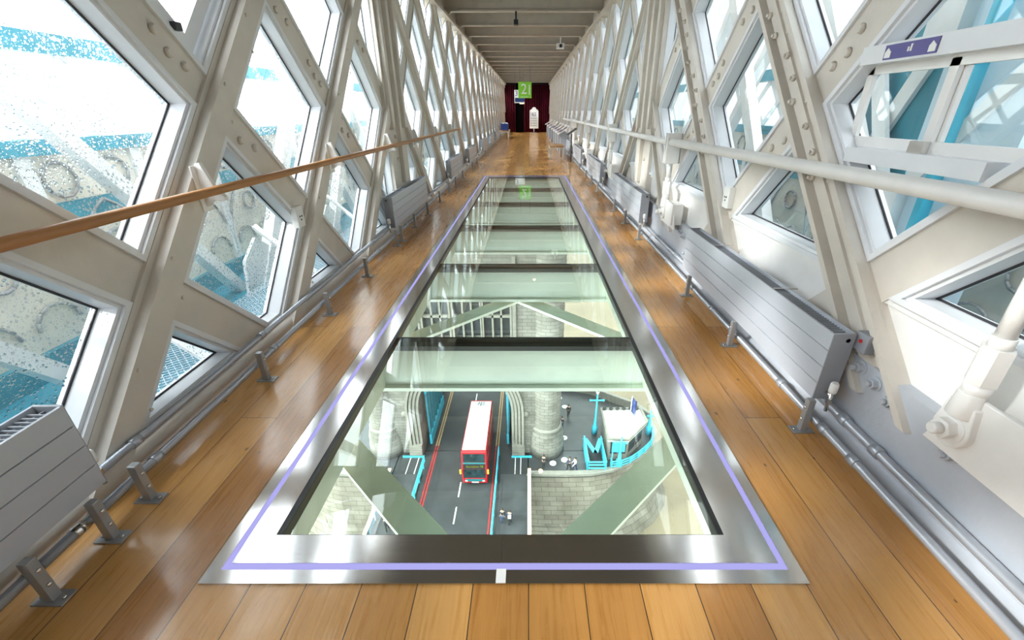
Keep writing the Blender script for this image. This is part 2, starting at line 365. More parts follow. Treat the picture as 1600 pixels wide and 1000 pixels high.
def drop_short(q, eps=.085):
    q = list(q)
    while len(q) > 3:
        n = len(q); i = min(range(n), key=lambda i: math.dist(q[i], q[(i + 1) % n]))
        if math.dist(q[i], q[(i + 1) % n]) > eps: break
        a, b, c, d = q[i - 1], q[i], q[(i + 1) % n], q[(i + 2) % n]
        dx1, dy1, dx2, dy2 = b[0] - a[0], b[1] - a[1], d[0] - c[0], d[1] - c[1]; den = dx1 * dy2 - dy1 * dx2
        if abs(den) < 1e-6: break
        t = ((c[0] - a[0]) * dy2 - (c[1] - a[1]) * dx2) / den; p = (a[0] + dx1 * t, a[1] + dy1 * t)
        j = (i + 1) % n
        q = [p if k == i else q[k] for k in range(n) if k != j]
    return q

# ------------------------------------------------------------------ the setting: floor, ceiling, end wall
XL, XR, YEND, YBACK = -1.95, 1.73, 38.7, -2.6
GX0, GX1, GY0, GY1 = -1.035, .80, 1.195, 11.75          # glass opening
FX0, FX1, FY0, FY1 = -1.217, 1.035, .994, 12.16         # outer edge of the steel surround
fl = MB()
for b in ((XL - .1, GX0 - .03, YBACK, YEND + .6), (GX1 + .03, XR + .1, YBACK, YEND + .6), (GX0 - .03, GX1 + .03, YBACK, GY0 - .03), (GX0 - .03, GX1 + .03, GY1 + .03, YEND + .6)):
    fl.box(b[0], b[1], b[2], b[3], -.06, 0)
tag(fl.build('floor', 'floor'), 'worn golden oak floorboards running the length of the walkway', 'floor', kind='structure')

ZC = 3.86
ce = thing('ceiling', 'taupe panelled ceiling crossed by cream beams', 'ceiling', (0, 0, ZC), kind='structure')
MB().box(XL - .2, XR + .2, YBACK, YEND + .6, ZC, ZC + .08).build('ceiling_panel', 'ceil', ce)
k = -8
while 11.6 + 1.75 * k < YEND:
    y = 11.6 + 1.75 * k; k += 1
    if y < YBACK: continue
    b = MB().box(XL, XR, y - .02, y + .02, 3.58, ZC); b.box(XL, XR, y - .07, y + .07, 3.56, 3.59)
    for sx, s in ((XL, 1), (XR, -1)):
        b.prism([(sx, y - .03, 3.60), (sx + s * .28, y - .03, 3.60), (sx + s * .12, y - .03, 3.48), (sx, y - .03, 3.30)], (0, .06, 0))
    b.build('ceiling_beam', 'ceilbeam', ce)
for sx, s in ((XL, 1), (XR, -1)):
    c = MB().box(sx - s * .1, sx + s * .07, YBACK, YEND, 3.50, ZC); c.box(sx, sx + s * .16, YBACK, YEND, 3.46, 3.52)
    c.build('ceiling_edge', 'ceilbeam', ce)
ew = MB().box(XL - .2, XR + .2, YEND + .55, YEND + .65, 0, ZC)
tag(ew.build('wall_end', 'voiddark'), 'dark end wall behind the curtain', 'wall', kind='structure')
bw = MB().box(XL - .2, XR + .2, YBACK - .1, YBACK, 0, ZC)
tag(bw.build('wall_back', 'cream'), 'plain wall behind the viewer', 'wall', kind='structure')

# ------------------------------------------------------------------ the two lattice walls
P, A0, B0, MIR, UE = 1.75, 2.35, 1.80, 13.5, 6.38
WA, WB, ZT = .24, .215, 3.50
win_no = [0]
ROWS = {-1: 'lowest sliver', 0: 'lower', 1: 'middle', 2: 'upper', 3: 'topmost'}
def lattice(side):
    left = side == 'left'; X0, S = (XL, 1) if left else (XR, -1); ZS = .13 if left else .79
    def W(pt, d): return (X0 + S * d, pt[0], pt[1])
    wall = thing('wall_' + side, f'cream steel lattice wall with diamond windows along the {"handrail of oak" if left else "white tube handrail"} side', 'wall', (X0, 0, 0), kind='structure')
    wins = []
    for zone in ('near', 'far'):
        mp = (lambda p: p) if zone == 'near' else (lambda p: (MIR - p[0], p[1]))
        u0 = YBACK if zone == 'near' else MIR - YEND; rect = [(u0, ZS - .02), (UE, ZS - .02), (UE, ZT + .1), (u0, ZT + .1)]
        zb = .30 if not left else .0
        prect = [(u0, zb), (UE, zb), (UE, ZT + .1), (u0, ZT + .1)]
        ks = range(int(math.floor((u0 - 3.3 - A0) / P)), 5)
        near = zone == 'near'
        def band(r, sgn, c, w):
            q = clip(clip(r, 1, -sgn, c - sgn + w * .7071), -1, sgn, -(c - sgn) + w * .7071); return tidy(q)
        for k_ in ks:
            # protruding posts
            a = A0 + P * k_
            q = band(prect, 1, a, WA)
            if len(q) > 2 and area(q) > .02:
                m = MB().prism([W(mp(p), -.12) for p in q], (S * .15, 0, 0))
                if left:
                    q2 = band(prect, 1, a - .02, .14); m.prism([W(mp(p), .03) for p in q2], (S * .06, 0, 0)) if len(q2) > 2 else None
                else:
                    for da, ww in ((-.15, .035), (.15, .035)):
                        q2 = band(prect, 1, a + da, ww); m.prism([W(mp(p), .03) for p in q2], (S * .055, 0, 0)) if len(q2) > 2 else None
                    q2 = band(prect, 1, a + .035, .075); m.prism([W(mp(p), .03) for p in q2], (S * .018, 0, 0)) if len(q2) > 2 else None
                po = m.build('lattice_post', 'cream', wall)
                if near and -1.0 < a < 6:
                    zz = .25 if left else 1.22
                    i = 0
                    while zz < 3.2:
                        for off in ((-.055, .055) if not left and (int(zz * 4) % 2 == 0) else ((.0,) if not left else ((-.055,) if i % 2 else (.075,)))):
                            y = a + (zz - 1) + off * 1.41
                            r_, h_ = (.022, .020) if not left else (.010, .008)
                            base_d = (.03 if off < 0 else .05) if not left else (.09 if -.08 < off < .08 else .03)
                            if YBACK < y < UE - .1:
                                bb = MB().lathe([(r_, 0), (r_, h_ * .6), (r_ * .7, h_)], (0, 0, 0), 'X', 8 if left else 6)
                                if not left: bb.lathe([(r_ * .45, h_), (r_ * .45, h_ * 1.6)], (0, 0, 0), 'X', 8)
                                bb.xf(Matrix.Translation((X0 + S * base_d, y, zz)) @ Matrix.Scale(S, 4, (1, 0, 0))).build('bolt', 'cream', po)
                        zz += .135 if not left else .21; i += 1
            # flat strips
            b = B0 + P * k_
            q = band(prect, -1, b, WB)
            if len(q) > 2 and area(q) > .02:
                st = MB().prism([W(mp(p), -.11) for p in q], (S * .122, 0, 0)).build('lattice_strip', 'cream', wall)
                if near:
                    for ka in range(-2, 4):
                        a = A0 + P * ka; yc, zc = (a + b) / 2, 1 + (b - a) / 2
                        if not (ZS + .05 < zc < 3.3 and YBACK < yc < UE): continue
                        for t_, o_ in ((-.25, .03), (-.36, .0), (-.47, .03), (.26, -.03), (.40, .03)):
                            y, z = yc + t_ * .7071 + o_ * .7071, zc - t_ * .7071 + o_ * .7071
                            if z < ZS + .02 or zc < 1.2: continue
                            MB().lathe([(.026, 0), (.026, .012), (.018, .022)], (0, 0, 0), 'X', 8).xf(Matrix.Translation((X0 + S * .012, y, z)) @ Matrix.Scale(S, 4, (1, 0, 0))).build('bolt', 'cream', st)
            # windows between them
            for kb in range(int(math.floor((u0 - 1 - B0) / P)) - 1, 8):
                bq = B0 + P * kb
                q = clip(rect, 1, -1, A0 + P * (k_ + 1) - 1 - WA * .7071); q = clip(q, -1, 1, -(A0 + P * k_ - 1) - WA * .7071) if q else q
                q = clip(q, 1, 1, bq + P + 1 - WB * .7071) if q else q; q = clip(q, -1, -1, -(bq + 1) - WB * .7071) if q else q
                q = tidy(q) if q else q
                if len(q) < 3 or area(q) < .0004: continue
                if area(q) < .022:
                    MB().prism([W(mp(p), -.11) for p in inset(q, -.004)[1]], (S * .105, 0, 0)).build('infill_plate', 'cream', wall); continue
                row = round((2 * 1 + bq + P / 2 - (A0 + P * k_ + P / 2) - 1.45) / P + 0)  # diamond row from its centre height
                zc = 1 + (bq - (A0 + P * k_)) / 2; row = round((zc - .725) / (P / 2))
                yc = sum(mp(p)[0] for p in q) / len(q)
                wins.append((row, yc, zc, [mp(p) for p in q], zone))
        # dark infill so that no gap opens beside the portal
    wins.sort(key=lambda w: (w[0], w[1])); cnt = {}
    for row, yc, zc, q, zone in wins:
        win_no[0] += 1; cnt[row] = cnt.get(row, 0) + 1
        q = drop_short(q)
        if len(q) < 3: continue
        def ring_at(i): return inset(q, i)[1]
        o_, i1 = inset(q, .048)
        if area(i1) < .004: continue
        m = MB().ring([W(p, -.12) for p in inset(q, -.004)[1]], [W(p, -.12) for p in i1], (S * .13, 0, 0))
        m.ring([W(p, .01) for p in inset(q, .002)[1]], [W(p, .01) for p in inset(q, .03)[1]], (S * .018, 0, 0))
        lab = f'diamond window of the {side} wall, {ROWS.get(row, "topmost")} row, number {cnt[row]} from the near end'
        w_ = tag(m.build(f'window_{win_no[0]}', 'frame'), lab, 'window', 'lattice wall windows', 'structure')
        i2 = inset(q, .040)[1]
        pane = MB().prism([W(p, -.100) for p in i2], (S * .008, 0, 0)).build('window_pane', 'pane_rain' if left and yc < 5.2 else 'pane_clear', w_)
        bead = MB().ring([W(p, -.088) for p in inset(q, .046)[1]], [W(p, -.088) for p in inset(q, .058)[1]], (S * .006, 0, 0)).build('glazing_bead', 'dark', w_)
        if left and row == 2 and -1 < yc < 3:       # opening sash of the upper pane
            MB().ring([W(p, -.09) for p in inset(q, .07)[1]], [W(p, -.09) for p in inset(q, .15)[1]], (S * .06, 0, 0)).build('sash_frame', 'frame', w_)
            pc = inset(q, .11)[1]; lo = min(pc, key=lambda p: p[1]); MB().box(X0 - .03, X0 + .0, lo[0] - .10, lo[0] - .05, lo[1] + .06, lo[1] + .10).build('sash_latch', 'dark', w_)
        if not left and row == 1 and 1.9 < yc < 2.3:    # window with a sliding ventilator
            lo, hi = 1.43, 1.77
            y0, y1 = yc - .56, yc + .52
            tr = MB()
            for z0, z1 in ((1.78, 1.86), (1.33, 1.40)):
                hw = lambda z: max(.05, .78 - abs(z - 1.6)) - .12
                tr.box(X0 + .10, X0 - .03, yc - hw(z0), yc + hw(z0), z0, z1)
            tr.build('transom', 'frame', w_)
            sf = MB()
            for s0, s1, d0 in ((y0, yc + .0, .03), (yc - .06, y1, .055)):
                for (ya, yb, za, zb_) in ((s0, s1, lo - .03, lo + .02), (s0, s1, hi - .03, hi + .01), (s0, s0 + .045, lo, hi), (s1 - .045, s1, lo, hi)):
                    sf.box(X0 + d0, X0 + d0 + .022, ya, yb, za, zb_)
            sf.build('sliding_sash', 'white', w_)
            MB().box(X0 + .0, X0 + .03, yc - .05, yc + .03, lo - .03, lo + .02).build('sash_latch', 'chrome', w_)
            stk = tag(MB().box(X0 - .034, X0 - .030, yc + .02, yc + .32, 1.79, 1.85).build('sticker', 'purple', w_), 'purple notice strip with white emblems', None)
            for yy in (yc + .045, yc + .295):
                e_ = MB().box(X0 - .036, X0 - .034, yy - .018, yy + .018, 1.797, 1.822); e_.prism([(X0 - .036, yy - .016, 1.822), (X0 - .036, yy + .016, 1.822), (X0 - .036, yy + .004, 1.838)], (.002, 0, 0)); e_.build('emblem', 'signwhite', stk)
            e_ = MB().box(X0 - .036, X0 - .034, yc + .155, yc + .165, 1.812, 1.84); e_.box(X0 - .036, X0 - .034, yc + .17, yc + .18, 1.812, 1.83); e_.build('emblem', 'signwhite', stk)
    # portal: stout double column where the lattice turns round
    pc = MB().box(X0 - S * .12, X0 + S * .06, UE - .04, MIR - UE + .04, 0, ZC)
    for y in (UE + .06, MIR / 2, MIR - UE - .06): pc.box(X0 + S * .06, X0 + S * .115, y - .05, y + .05, .62 if y == MIR / 2 else 1.35, 3.6)
    pcol = pc.build('portal_column', 'cream', wall, .004)
    for y in (UE + .2, MIR - UE - .2):
        for z in (1.5, 1.62, 1.25, .95, 2.4, 3.1):
            MB().lathe([(.024, 0), (.024, .015), (.014, .024)], (0, 0, 0), 'X', 8).xf(Matrix.Translation((X0 + S * .06, y, z)) @ Matrix.Scale(S, 4, (1, 0, 0))).build('bolt', 'cream', pcol)
    if left:
        sb = MB().box(X0 - .12, X0 + .035, YBACK, YEND, 0, ZS - .02)
        sb.build('sill_beam', 'cream', wall)
        sr = MB().tube((X0 + .03, YBACK, .05), (X0 + .03, YEND, .05), .055, seg=14); sr.build('kerb_tube', 'cream', wall)
    else:
        MB().box(X0 + .12, X0 + .015, YBACK, YEND, .40, ZS - .02).build('sill_panel', 'white', wall)
        MB().box(X0 + .012, X0 - .004, YBACK, YEND, ZS - .055, ZS - .021).build('sill_trim', 'white', wall)
        g = MB().box(X0 + .12, X0 - .05, YBACK, YEND, 0, .45); g.prism([(X0 - .05, YBACK, .05), (X0 - .11, YBACK, .0), (X0 - .05, YBACK, 0)], (0, YEND - YBACK, 0))
        gd = g.build('girder_plate', 'girder', wall)
        for y, z in ((1.62, .36), (1.73, .385), (1.84, .41), (1.30, .345), (.86, .19), (.55, .36), (4.55, .36), (4.66, .38), (4.77, .4), (4.4, .22), (8.4, .38), (8.52, .38), (8.64, .38)):
            b = MB().lathe([(.036, 0), (.036, .006)], (0, 0, 0), 'X', 20).lathe([(.026, .006), (.026, .030)], (0, 0, 0), 'X', 6, False).lathe([(.014, .03), (.014, .055)], (0, 0, 0), 'X', 10)
            b.xf(Matrix.Translation((X0 - .05, y, z)) @ Matrix.Scale(-1, 4, (1, 0, 0))).build('bolt', 'girder', gd)
lattice('left'); lattice('right')
# ------------------------------------------------------------------ glass floor with its steel surround
gf = thing('glass_floor', 'long glass floor panel in a brushed steel surround with a violet light line', 'glass floor', (0, 6.5, 0))
def frame_side(name, poly, mat):
    return MB().prism([(x, y, .0) for x, y in poly], (0, 0, .009)).build(name, mat, gf)
LI0, LI1 = .050, .076      # light line, distances in from the outer edge
def rect_at(d): return [(FX0 + d, FY0 + d * 1.05), (FX1 - d, FY0 + d * 1.05), (FX1 - d, FY1 - d * 2.0), (FX0 + d, FY1 - d * 2.0)]
def rect_in(): return [(GX0, GY0), (GX1, GY0), (GX1, GY1), (GX0, GY1)]
R0, R1, R2, R3 = rect_at(0), rect_at(LI0), rect_at(LI1), rect_in()
for i in range(4):
    j = (i + 1) % 4; mt = 'steel' if i % 2 == 0 else 'steely'
    frame_side('steel_border', [R0[i], R0[j], R1[j], R1[i]], mt)
    frame_side('steel_plate', [R2[i], R2[j], R3[j], R3[i]], mt)
    MB().prism([(x, y, .0) for x, y in (R1[i], R1[j], R2[j], R2[i])], (0, 0, .006)).build('light_line', 'led', gf)
cv = MB().box(-.1215, -.085, FY0 + .001, R1[0][1] + .002, .009, .012).build('cover_plate', 'signwhite', gf)
MB().box(-.105, -.1035, R2[0][1], GY0, .0091, .0095).build('plate_seam', 'dark', gf)
rub = MB().ring([(x, y, -.05) for x, y in ((GX0, GY0), (GX1, GY0), (GX1, GY1), (GX0, GY1))],
                [(x, y, -.05) for x, y in ((GX0 + .022, GY0 + .004), (GX1 - .022, GY0 + .004), (GX1 - .022, GY1 - .02), (GX0 + .022, GY1 - .02))], (0, 0, .056))
rub.build('rubber_seal', 'black', gf)
JO = [GY0, 2.915, 4.69, 6.54, 8.40, 10.10, GY1]
for a, b in zip(JO, JO[1:]):
    MB().box(GX0 + .02, GX1 - .02, a + .008, b - .008, -.034, .0).build('glass_pane', 'floor_glass', gf)
for y in JO[1:-1]:
    MB().box(GX0 + .02, GX1 - .02, y - .007, y + .007, -.034, .001).build('silicone_joint', 'black', gf)
    MB().box(GX0 - .02, GX1 + .02, y - .075, y + .075, -.075, -.036).build('pane_bearer', 'black', gf)
# steel work under the glass
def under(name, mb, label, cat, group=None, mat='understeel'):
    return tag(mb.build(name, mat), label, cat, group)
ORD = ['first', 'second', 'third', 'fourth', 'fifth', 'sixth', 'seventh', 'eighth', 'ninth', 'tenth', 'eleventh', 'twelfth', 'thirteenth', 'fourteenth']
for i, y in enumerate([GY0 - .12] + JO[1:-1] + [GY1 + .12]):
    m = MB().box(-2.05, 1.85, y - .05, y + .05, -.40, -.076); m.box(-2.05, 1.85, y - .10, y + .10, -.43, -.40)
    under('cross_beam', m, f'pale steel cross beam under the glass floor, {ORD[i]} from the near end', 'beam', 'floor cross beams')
for sx, nm in ((-1.19, 'oak handrail'), (.93, 'white handrail')):
    m = MB().box(sx - .02, sx + .05, YBACK, YEND, -.40, -.07)
    under('floor_joist', m, f'long steel joist under the floor edge nearest the {nm}', 'beam', 'floor joists')
nb = 0
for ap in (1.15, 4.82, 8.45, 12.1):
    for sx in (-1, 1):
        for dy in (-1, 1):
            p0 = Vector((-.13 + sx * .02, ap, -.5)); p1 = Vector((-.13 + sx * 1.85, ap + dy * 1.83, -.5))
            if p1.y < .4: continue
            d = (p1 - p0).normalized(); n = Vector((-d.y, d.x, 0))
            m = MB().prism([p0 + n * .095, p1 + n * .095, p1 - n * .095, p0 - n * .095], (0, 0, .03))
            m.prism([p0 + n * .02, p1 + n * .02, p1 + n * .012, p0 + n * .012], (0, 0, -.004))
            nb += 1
            under('floor_brace', m, f'diagonal steel brace below the glass, {"oak rail" if sx < 0 else "white rail"} side, {ORD[nb - 1]} in order', 'brace', 'diagonal braces below the glass', 'brace_brightened')

# ------------------------------------------------------------------ radiators
def radiator(y0, y1, side, label):
    S = 1 if side == 'left' else -1; xf = -1.735 if side == 'left' else 1.50; xb = xf - S * .115
    z0, z1 = .205, .585
    t = thing('radiator', label, 'radiator', ((xf + xb) / 2, (y0 + y1) / 2, z0), 'wall radiators')
    h = (z1 - z0 - .012) / 4
    m = MB()
    for k in range(4): m.box(xf, xf - S * .012, y0 + .004, y1 - .004, z0 + k * (h + .004), z0 + k * (h + .004) + h)
    m.build('front_panel', 'rad', t, .0015)
    MB().box(xf - S * .012, xf - S * .016, y0 + .01, y1 - .01, z0 + .01, z1 - .01).build('core', 'dark', t)
    MB().box(xb, xb + S * .01, y0 + .004, y1 - .004, z0, z1).build('back_panel', 'rad', t)
    for e in (y0, y1 - .012):
        c = MB().box(xf - S * .001, xb + S * .001, e, e + .012, z0 - .004, z1 + .002).build('end_cap', 'radend', t, .002)
        yy = e if e == y0 else e + .012; s2 = -1 if e == y0 else 1
        MB().lathe([(.012, 0), (.012, .006), (.006, .007)], (xb + S * .035, yy, z1 - .035), 'Y', 12).xf(Matrix.Translation((0, 0, 0))).build('bleed_screw', 'chrome', c)
    g = MB(); n = int((y1 - y0) / .022)
    for k in range(n):
        y = y0 + .016 + k * (y1 - y0 - .04) / n; g.box(xf - S * .022, xb + S * .018, y, y + .006, z1 - .06, z1 - .012)
    for xx in (.045, .07): g.box(xf - S * xx, xf - S * (xx + .006), y0 + .012, y1 - .012, z1 - .05, z1 - .02)
    g.build('top_grille', 'radend', t)
    if y1 - y0 > .5:
        for f in (.28, .72):
            yy = y0 + (y1 - y0) * f; MB().box(xf - S * .005, xb - S * .045, yy, yy + .012, z1 - .004, z1 + .004).build('wall_strap', 'chrome', t)
    vy = y0 - .035 if side == 'right' or y0 > 2 else y1 + .035
    if vy > -.3:
        v = MB().tube((xb + S * .05, vy, .15), (xb + S * .05, vy, .27), .009); v.tube((xb + S * .05, vy, z0 + .04), (xb + S * .05, vy + (.04 if vy < y0 else -.04), z0 + .04), .009)
        v.tube((xb + S * .05, vy, .20), (xb + S * .05, vy, .225), .015, seg=6, smooth=False)
        v = v.build('valve', 'chrome', t)
        MB().lathe([(.018, .265), (.02, .275), (.02, .315), (.015, .325)], (xb + S * .05, vy, 0), 'Z', 12).build('valve_knob', 'signwhite', v)
    return t
RL = [(-.85, 1.30), (5.56, 7.57), (10.1, 11.9), (13.4, 15.3), (17.6, 19.6), (21.4, 23.4), (25.2, 27.2)]
RR = [(1.86, 4.0), (5.85, 8.02), (9.45, 11.8), (13.2, 15.6), (16.9, 18.9)]
for i, (a, b) in enumerate(RL):
    radiator(a, b, 'left', ['grey slatted radiator below the oak handrail, cut by the picture edge', 'grey slatted radiator just past the stout double column, oak rail side'][i] if i < 2 else f'small far radiator on the oak rail side, {ORD[i]} from the near end')
for i, (a, b) in enumerate(RR):
    radiator(a, b, 'right', ['largest pale slatted radiator, nearest under the white tube handrail', 'pale slatted radiator under the white tube rail, second from the near end'][i] if i < 2 else f'small far radiator on the white rail side, {ORD[i]} from the near end')

# ------------------------------------------------------------------ heating pipes and their stands
for side, specs in (('left', ((-1.775, .085, .019, 'lower'), (-1.835, .185, .019, 'upper'))), ('right', ((1.555, .065, .021, 'lower'), (1.645, .125, .023, 'upper')))):
    rail = 'oak rail' if side == 'left' else 'white rail'
    for x, z, r, w in specs:
        t = thing('heating_pipe', f'{w} grey heating pipe running along the floor, {rail} side', 'pipe', (x, 0, z), 'heating pipes')
        y0 = .78 if side == 'left' else YBACK
        MB().tube((x, y0, z), (x, YEND - .2, z), r, seg=14).build('pipe', 'pipe', t)
        if side == 'left':
            MB().lathe([(r, -.12), (r * 1.9, -.10), (r * 1.9, -.04), (r * 1.5, -.02), (r * 1.1, .0)], (x, .80, z), 'Y', 8).build('coupling', 'pipe', t)
            fx = MB()
            for k in range(26): fx.tube((x, .70 - k * .02, z), (x, .70 - k * .02 - .012, z), r * 1.15, seg=12)
            fx.tube((x, .70, z), (x, .1, z), r * .95); fx.build('flexible_hose', 'chrome', t)
        for y in ((.98, 1.16, 1.55, 2.6, 4.9, 6.2, 7.9) if side == 'left' else (1.55, 1.78, 2.2, 2.9, 3.3, 4.6, 5.4, 6.5)):
            c = MB().tube((x, y - .025, z), (x, y + .025, z), r * 1.28, seg=14)
            c.build('collar', 'chrome' if side == 'left' and y < 1.3 else 'pipe', t)
def stand(x, y, S, label):
    t = thing('pipe_stand', label, 'pipe stand', (x, y, 0), 'pipe stands')
    MB().box(x - .055, x + .055, y - .03, y + .03, 0, .007).build('foot_plate', 'steelgrey', t)
    for dx in (-.04, .04): MB().lathe([(.008, .007), (.008, .012), (.004, .014)], (x + dx, y, 0), 'Z', 8).build('bolt', 'chrome', t)
    x2 = x
    MB().prism([(x - S * .018, y - .017, .007), (x + S * .018, y - .017, .007), (x2 + S * .018, y - .017, .205), (x2 - S * .018, y - .017, .205)], (0, .034, 0)).build('upright', 'steelgrey', t, .003)
    for z in (.08, .155):
        xx = x + S * .018
        MB().lathe([(.008, 0), (.008, .005), (.004, .008)], (0, 0, 0), 'X', 8).xf(Matrix.Translation((xx, y, z)) @ Matrix.Scale(S, 4, (1, 0, 0))).build('bolt', 'chrome', t)
for i, y in enumerate((.946, 1.19, 1.385, 2.34, 3.33, 4.28, 5.42, 5.66, 6.4, 7.3, 8.4, 9.5, 10.4, 11.6, 13.7, 15.0, 18)):
    stand(-1.70, y, 1, f'grey bolted pipe stand beside the oak rail wall, {ORD[i] if i < 14 else "far one"} from the near end' if i < 14 else f'tiny far pipe stand by the {ORD[i - 9]} radiator, oak rail side')
for i, y in enumerate((1.85, 2.79, 3.75, 5.72, 6.65, 7.57, 9.6, 10.6, 11.7, 13.4, 15.3)):
    stand(1.492, y, -1, f'grey pipe stand under the white rail side radiators, {ORD[i]} from the near end')

# ------------------------------------------------------------------ handrails
hr = thing('oak_handrail', 'long oiled oak handrail on white cast brackets', 'handrail', (-1.75, 5, 1.18))
m = MB(); prof = [(.029 * math.cos(a), .024 * math.sin(a)) for a in [math.pi * 2 * k / 14 for k in range(14)]]
m.prism([(-1.75 + px, -1.5, 1.172 + pz) for px, pz in prof], (0, 13.4, 0)); m.sm = [True] * len(m.sm)
m.build('rail', 'oak', hr)
ys = [A0 + P * k + .17 for k in (-1, 0, 1, 2)] + [MIR - (A0 + P * k + .17) for k in (2, 1, 0)]
for y in ys:
    b = MB(); s = [(-1.86, .10), (-1.85, .15), (-1.82, .155), (-1.80, .09), (-1.775, .02), (-1.73, -.03), (-1.735, -.05), (-1.80, -.05), (-1.86, -.09)]
    b.prism([(x, y - .014, 1.16 + z) for x, z in s], (0, .028, 0))
    b.box(-1.862, -1.852, y - .045, y + .045, 1.05, 1.30)
    b.tube((-1.76, y, 1.105), (-1.76, y, 1.15), .012); b.build('bracket', 'signwhite', hr, .003)
hw = thing('tube_handrail', 'thick white painted tube handrail along the sunlit wall', 'handrail', (1.55, 5, 1.3))
MB().tube((1.55, -1.2, 1.325), (1.55, 5.05, 1.27), .037, seg=20).build('rail', 'white', hw)
MB().tube((1.55, 5.05, 1.265), (1.55, 21, 1.275), .034, seg=14).build('rail', 'white', hw)

# ------------------------------------------------------------------ tie rods on the sunlit wall
for i, y in enumerate((1.25, 5.05, 8.85, 12.65, 16.4)):
    lab = ['white bolted tie rod with hexagonal coupler at the picture edge', 'white tie rod between the two nearest pale radiators'][i] if i < 2 else f'small far white tie rod holding the tube rail, {ORD[i]} from the near end'
    t = thing('tie_rod', lab, 'tie rod', (1.66, y, .3), 'tie rods of the white rail side')
    a = MB().box(1.68, 1.585, y - .36, y - .04, .40, .62) if i == 0 else MB().box(1.68, 1.56, y - .34, y - .09, .44, .66)
    a.prism([(1.60, y - .40, .40), (1.60, y + .10, .40), (1.60, y + .02, .66), (1.60, y - .30, .66)], (-.018, 0, 0))
    a.build('anchor_block', 'white', t, .004)
    cl = MB().prism([(1.585, y + .07 * math.cos(q), .52 + .075 * math.sin(q)) for q in [math.pi * (1 + k / 10) for k in range(11)]] + [(1.585, y - .05, .63), (1.585, y + .05, .63)][::-1], (-.03, 0, 0))
    cl.tube((1.57, y, .58), (1.57, y, .68), .048, .04, seg=14); cl.build('clevis', 'white', t, .004)
    nb_ = MB().lathe([(.056, 0), (.056, .006)], (0, 0, 0), 'X', 20).lathe([(.04, .006), (.04, .04)], (0, 0, 0), 'X', 6, False).lathe([(.022, .04), (.022, .07), (.017, .075)], (0, 0, 0), 'X', 12)
    nb_.xf(Matrix.Translation((1.557, y, .52)) @ Matrix.Scale(-1, 4, (1, 0, 0))).build('nut', 'white', t)
    MB().tube((1.575, y, .66), (1.575, y, .72), .040, seg=14).tube((1.575, y, .72), (1.575, y, .86), .048, seg=6, smooth=False).tube((1.575, y, .86), (1.575, y, .90), .034, seg=12).build('coupler', 'white', t)
    MB().tube((1.575, y, .90), (1.575, y, 1.12), .028, seg=12).build('rod', 'white', t)
    if i:
        br = MB()
        for s in (-1, 1): br.box(1.50, 1.66, y + s * .035 - .008, y + s * .035 + .008, 1.05, 1.36)
        br.box(1.645, 1.665, y - .043, y + .043, 1.05, 1.36); br.build('rail_bracket', 'white', t, .003)

# switch boxes on the lattice
for x, y, z, S, lab in ((XL + .012, 3.57, .80, 1, 'white socket box fixed on the lattice strip below the oak rail'), (XR - .012, 3.72, .93, -1, 'white socket box on the sunlit lattice behind the nearest radiator')):
    t = thing('socket_box', lab, 'socket', (x, y, z), 'socket boxes')
    MB().box(x, x + S * .05, y - .055, y + .055, z - .10, z + .07).build('body', 'signwhite', t, .004)
    for k in range(3):
        q = k * 2.094 + .5; MB().lathe([(.007, 0), (.007, .004)], (x + S * .05 if S > 0 else x - .054, y + .018 * math.cos(q), z - .02 + .018 * math.sin(q)), 'X', 8).build('pin_hole', 'dark', t)
jb = thing('junction_box', 'small dark grey box behind the end of the largest radiator', 'junction box', (1.655, 1.84, .52))
MB().box(1.675, 1.625, 1.80, 1.88, .505, .60).build('body', 'radend', jb, .003)
MB().lathe([(.010, 0), (.010, .004)], (1.621, 1.84, .56), 'X', 10).build('red_light', 'red', jb)

# ------------------------------------------------------------------ far end: curtains, signs, stands, benches
def curtain(x0, x1, label, nfold):
    c = thing('curtain', label, 'curtain', ((x0 + x1) / 2, YEND, 0), 'curtains at the far end')
    n = nfold * 12; vs = []; fs = []
    for z in (.02, 3.5):
        for i in range(n + 1):
            u = i / n; vs.append((x0 + (x1 - x0) * u, YEND - .05 + .07 * math.sin(u * nfold * 2 * math.pi) + .02 * math.sin(u * nfold * 5.3), z))
    for i in range(n): fs.append((i, i + 1, n + 2 + i, n + 1 + i))
    m = MB(); m.add(vs, fs, True); o = m.build('drape', 'curtain', c)
    so = o.modifiers.new('thick', 'SOLIDIFY'); so.thickness = .01
    MB().tube((x0, YEND - .05, 3.5), (x1, YEND - .05, 3.5), .02).build('curtain_rail', 'dark', c)
curtain(-2.0, -1.05, 'wine red velvet curtain hanging beside the left bench', 6)
curtain(-.42, 1.70, 'wide wine red velvet curtain behind the tall white sign', 12)
tag(MB().box(-1.05, -.42, YEND + .1, YEND + .14, 0, 3.5).build('door_1', 'voiddark'), 'dark doorway gap between the wine red curtains', 'door', kind='structure')  # solid near-black sheet, its colour giving the darkness of the open doorway
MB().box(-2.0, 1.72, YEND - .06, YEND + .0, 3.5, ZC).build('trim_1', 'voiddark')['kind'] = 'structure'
def rotX90(x, y, z): return Matrix.Translation((x, y, z)) @ Matrix.Rotation(math.pi / 2, 4, 'X')
s = thing('hanging_sign', 'bright green hanging sign with a big white 2', 'sign', (-.16, 25, 2.2))
MB().box(-.53, .15, 25.0, 25.03, 2.18, 2.93).build('board', 'green', s)
text_mb('2', .66, rotX90(-.24, 24.99, 2.58), .006).build('numeral', 'signwhite', s)
m = MB()
for k in range(6): m.box(.0, .075, 24.99, 25.0, 2.36 + k * .075, 2.40 + k * .075)
m.build('small_lettering', 'signwhite', s)
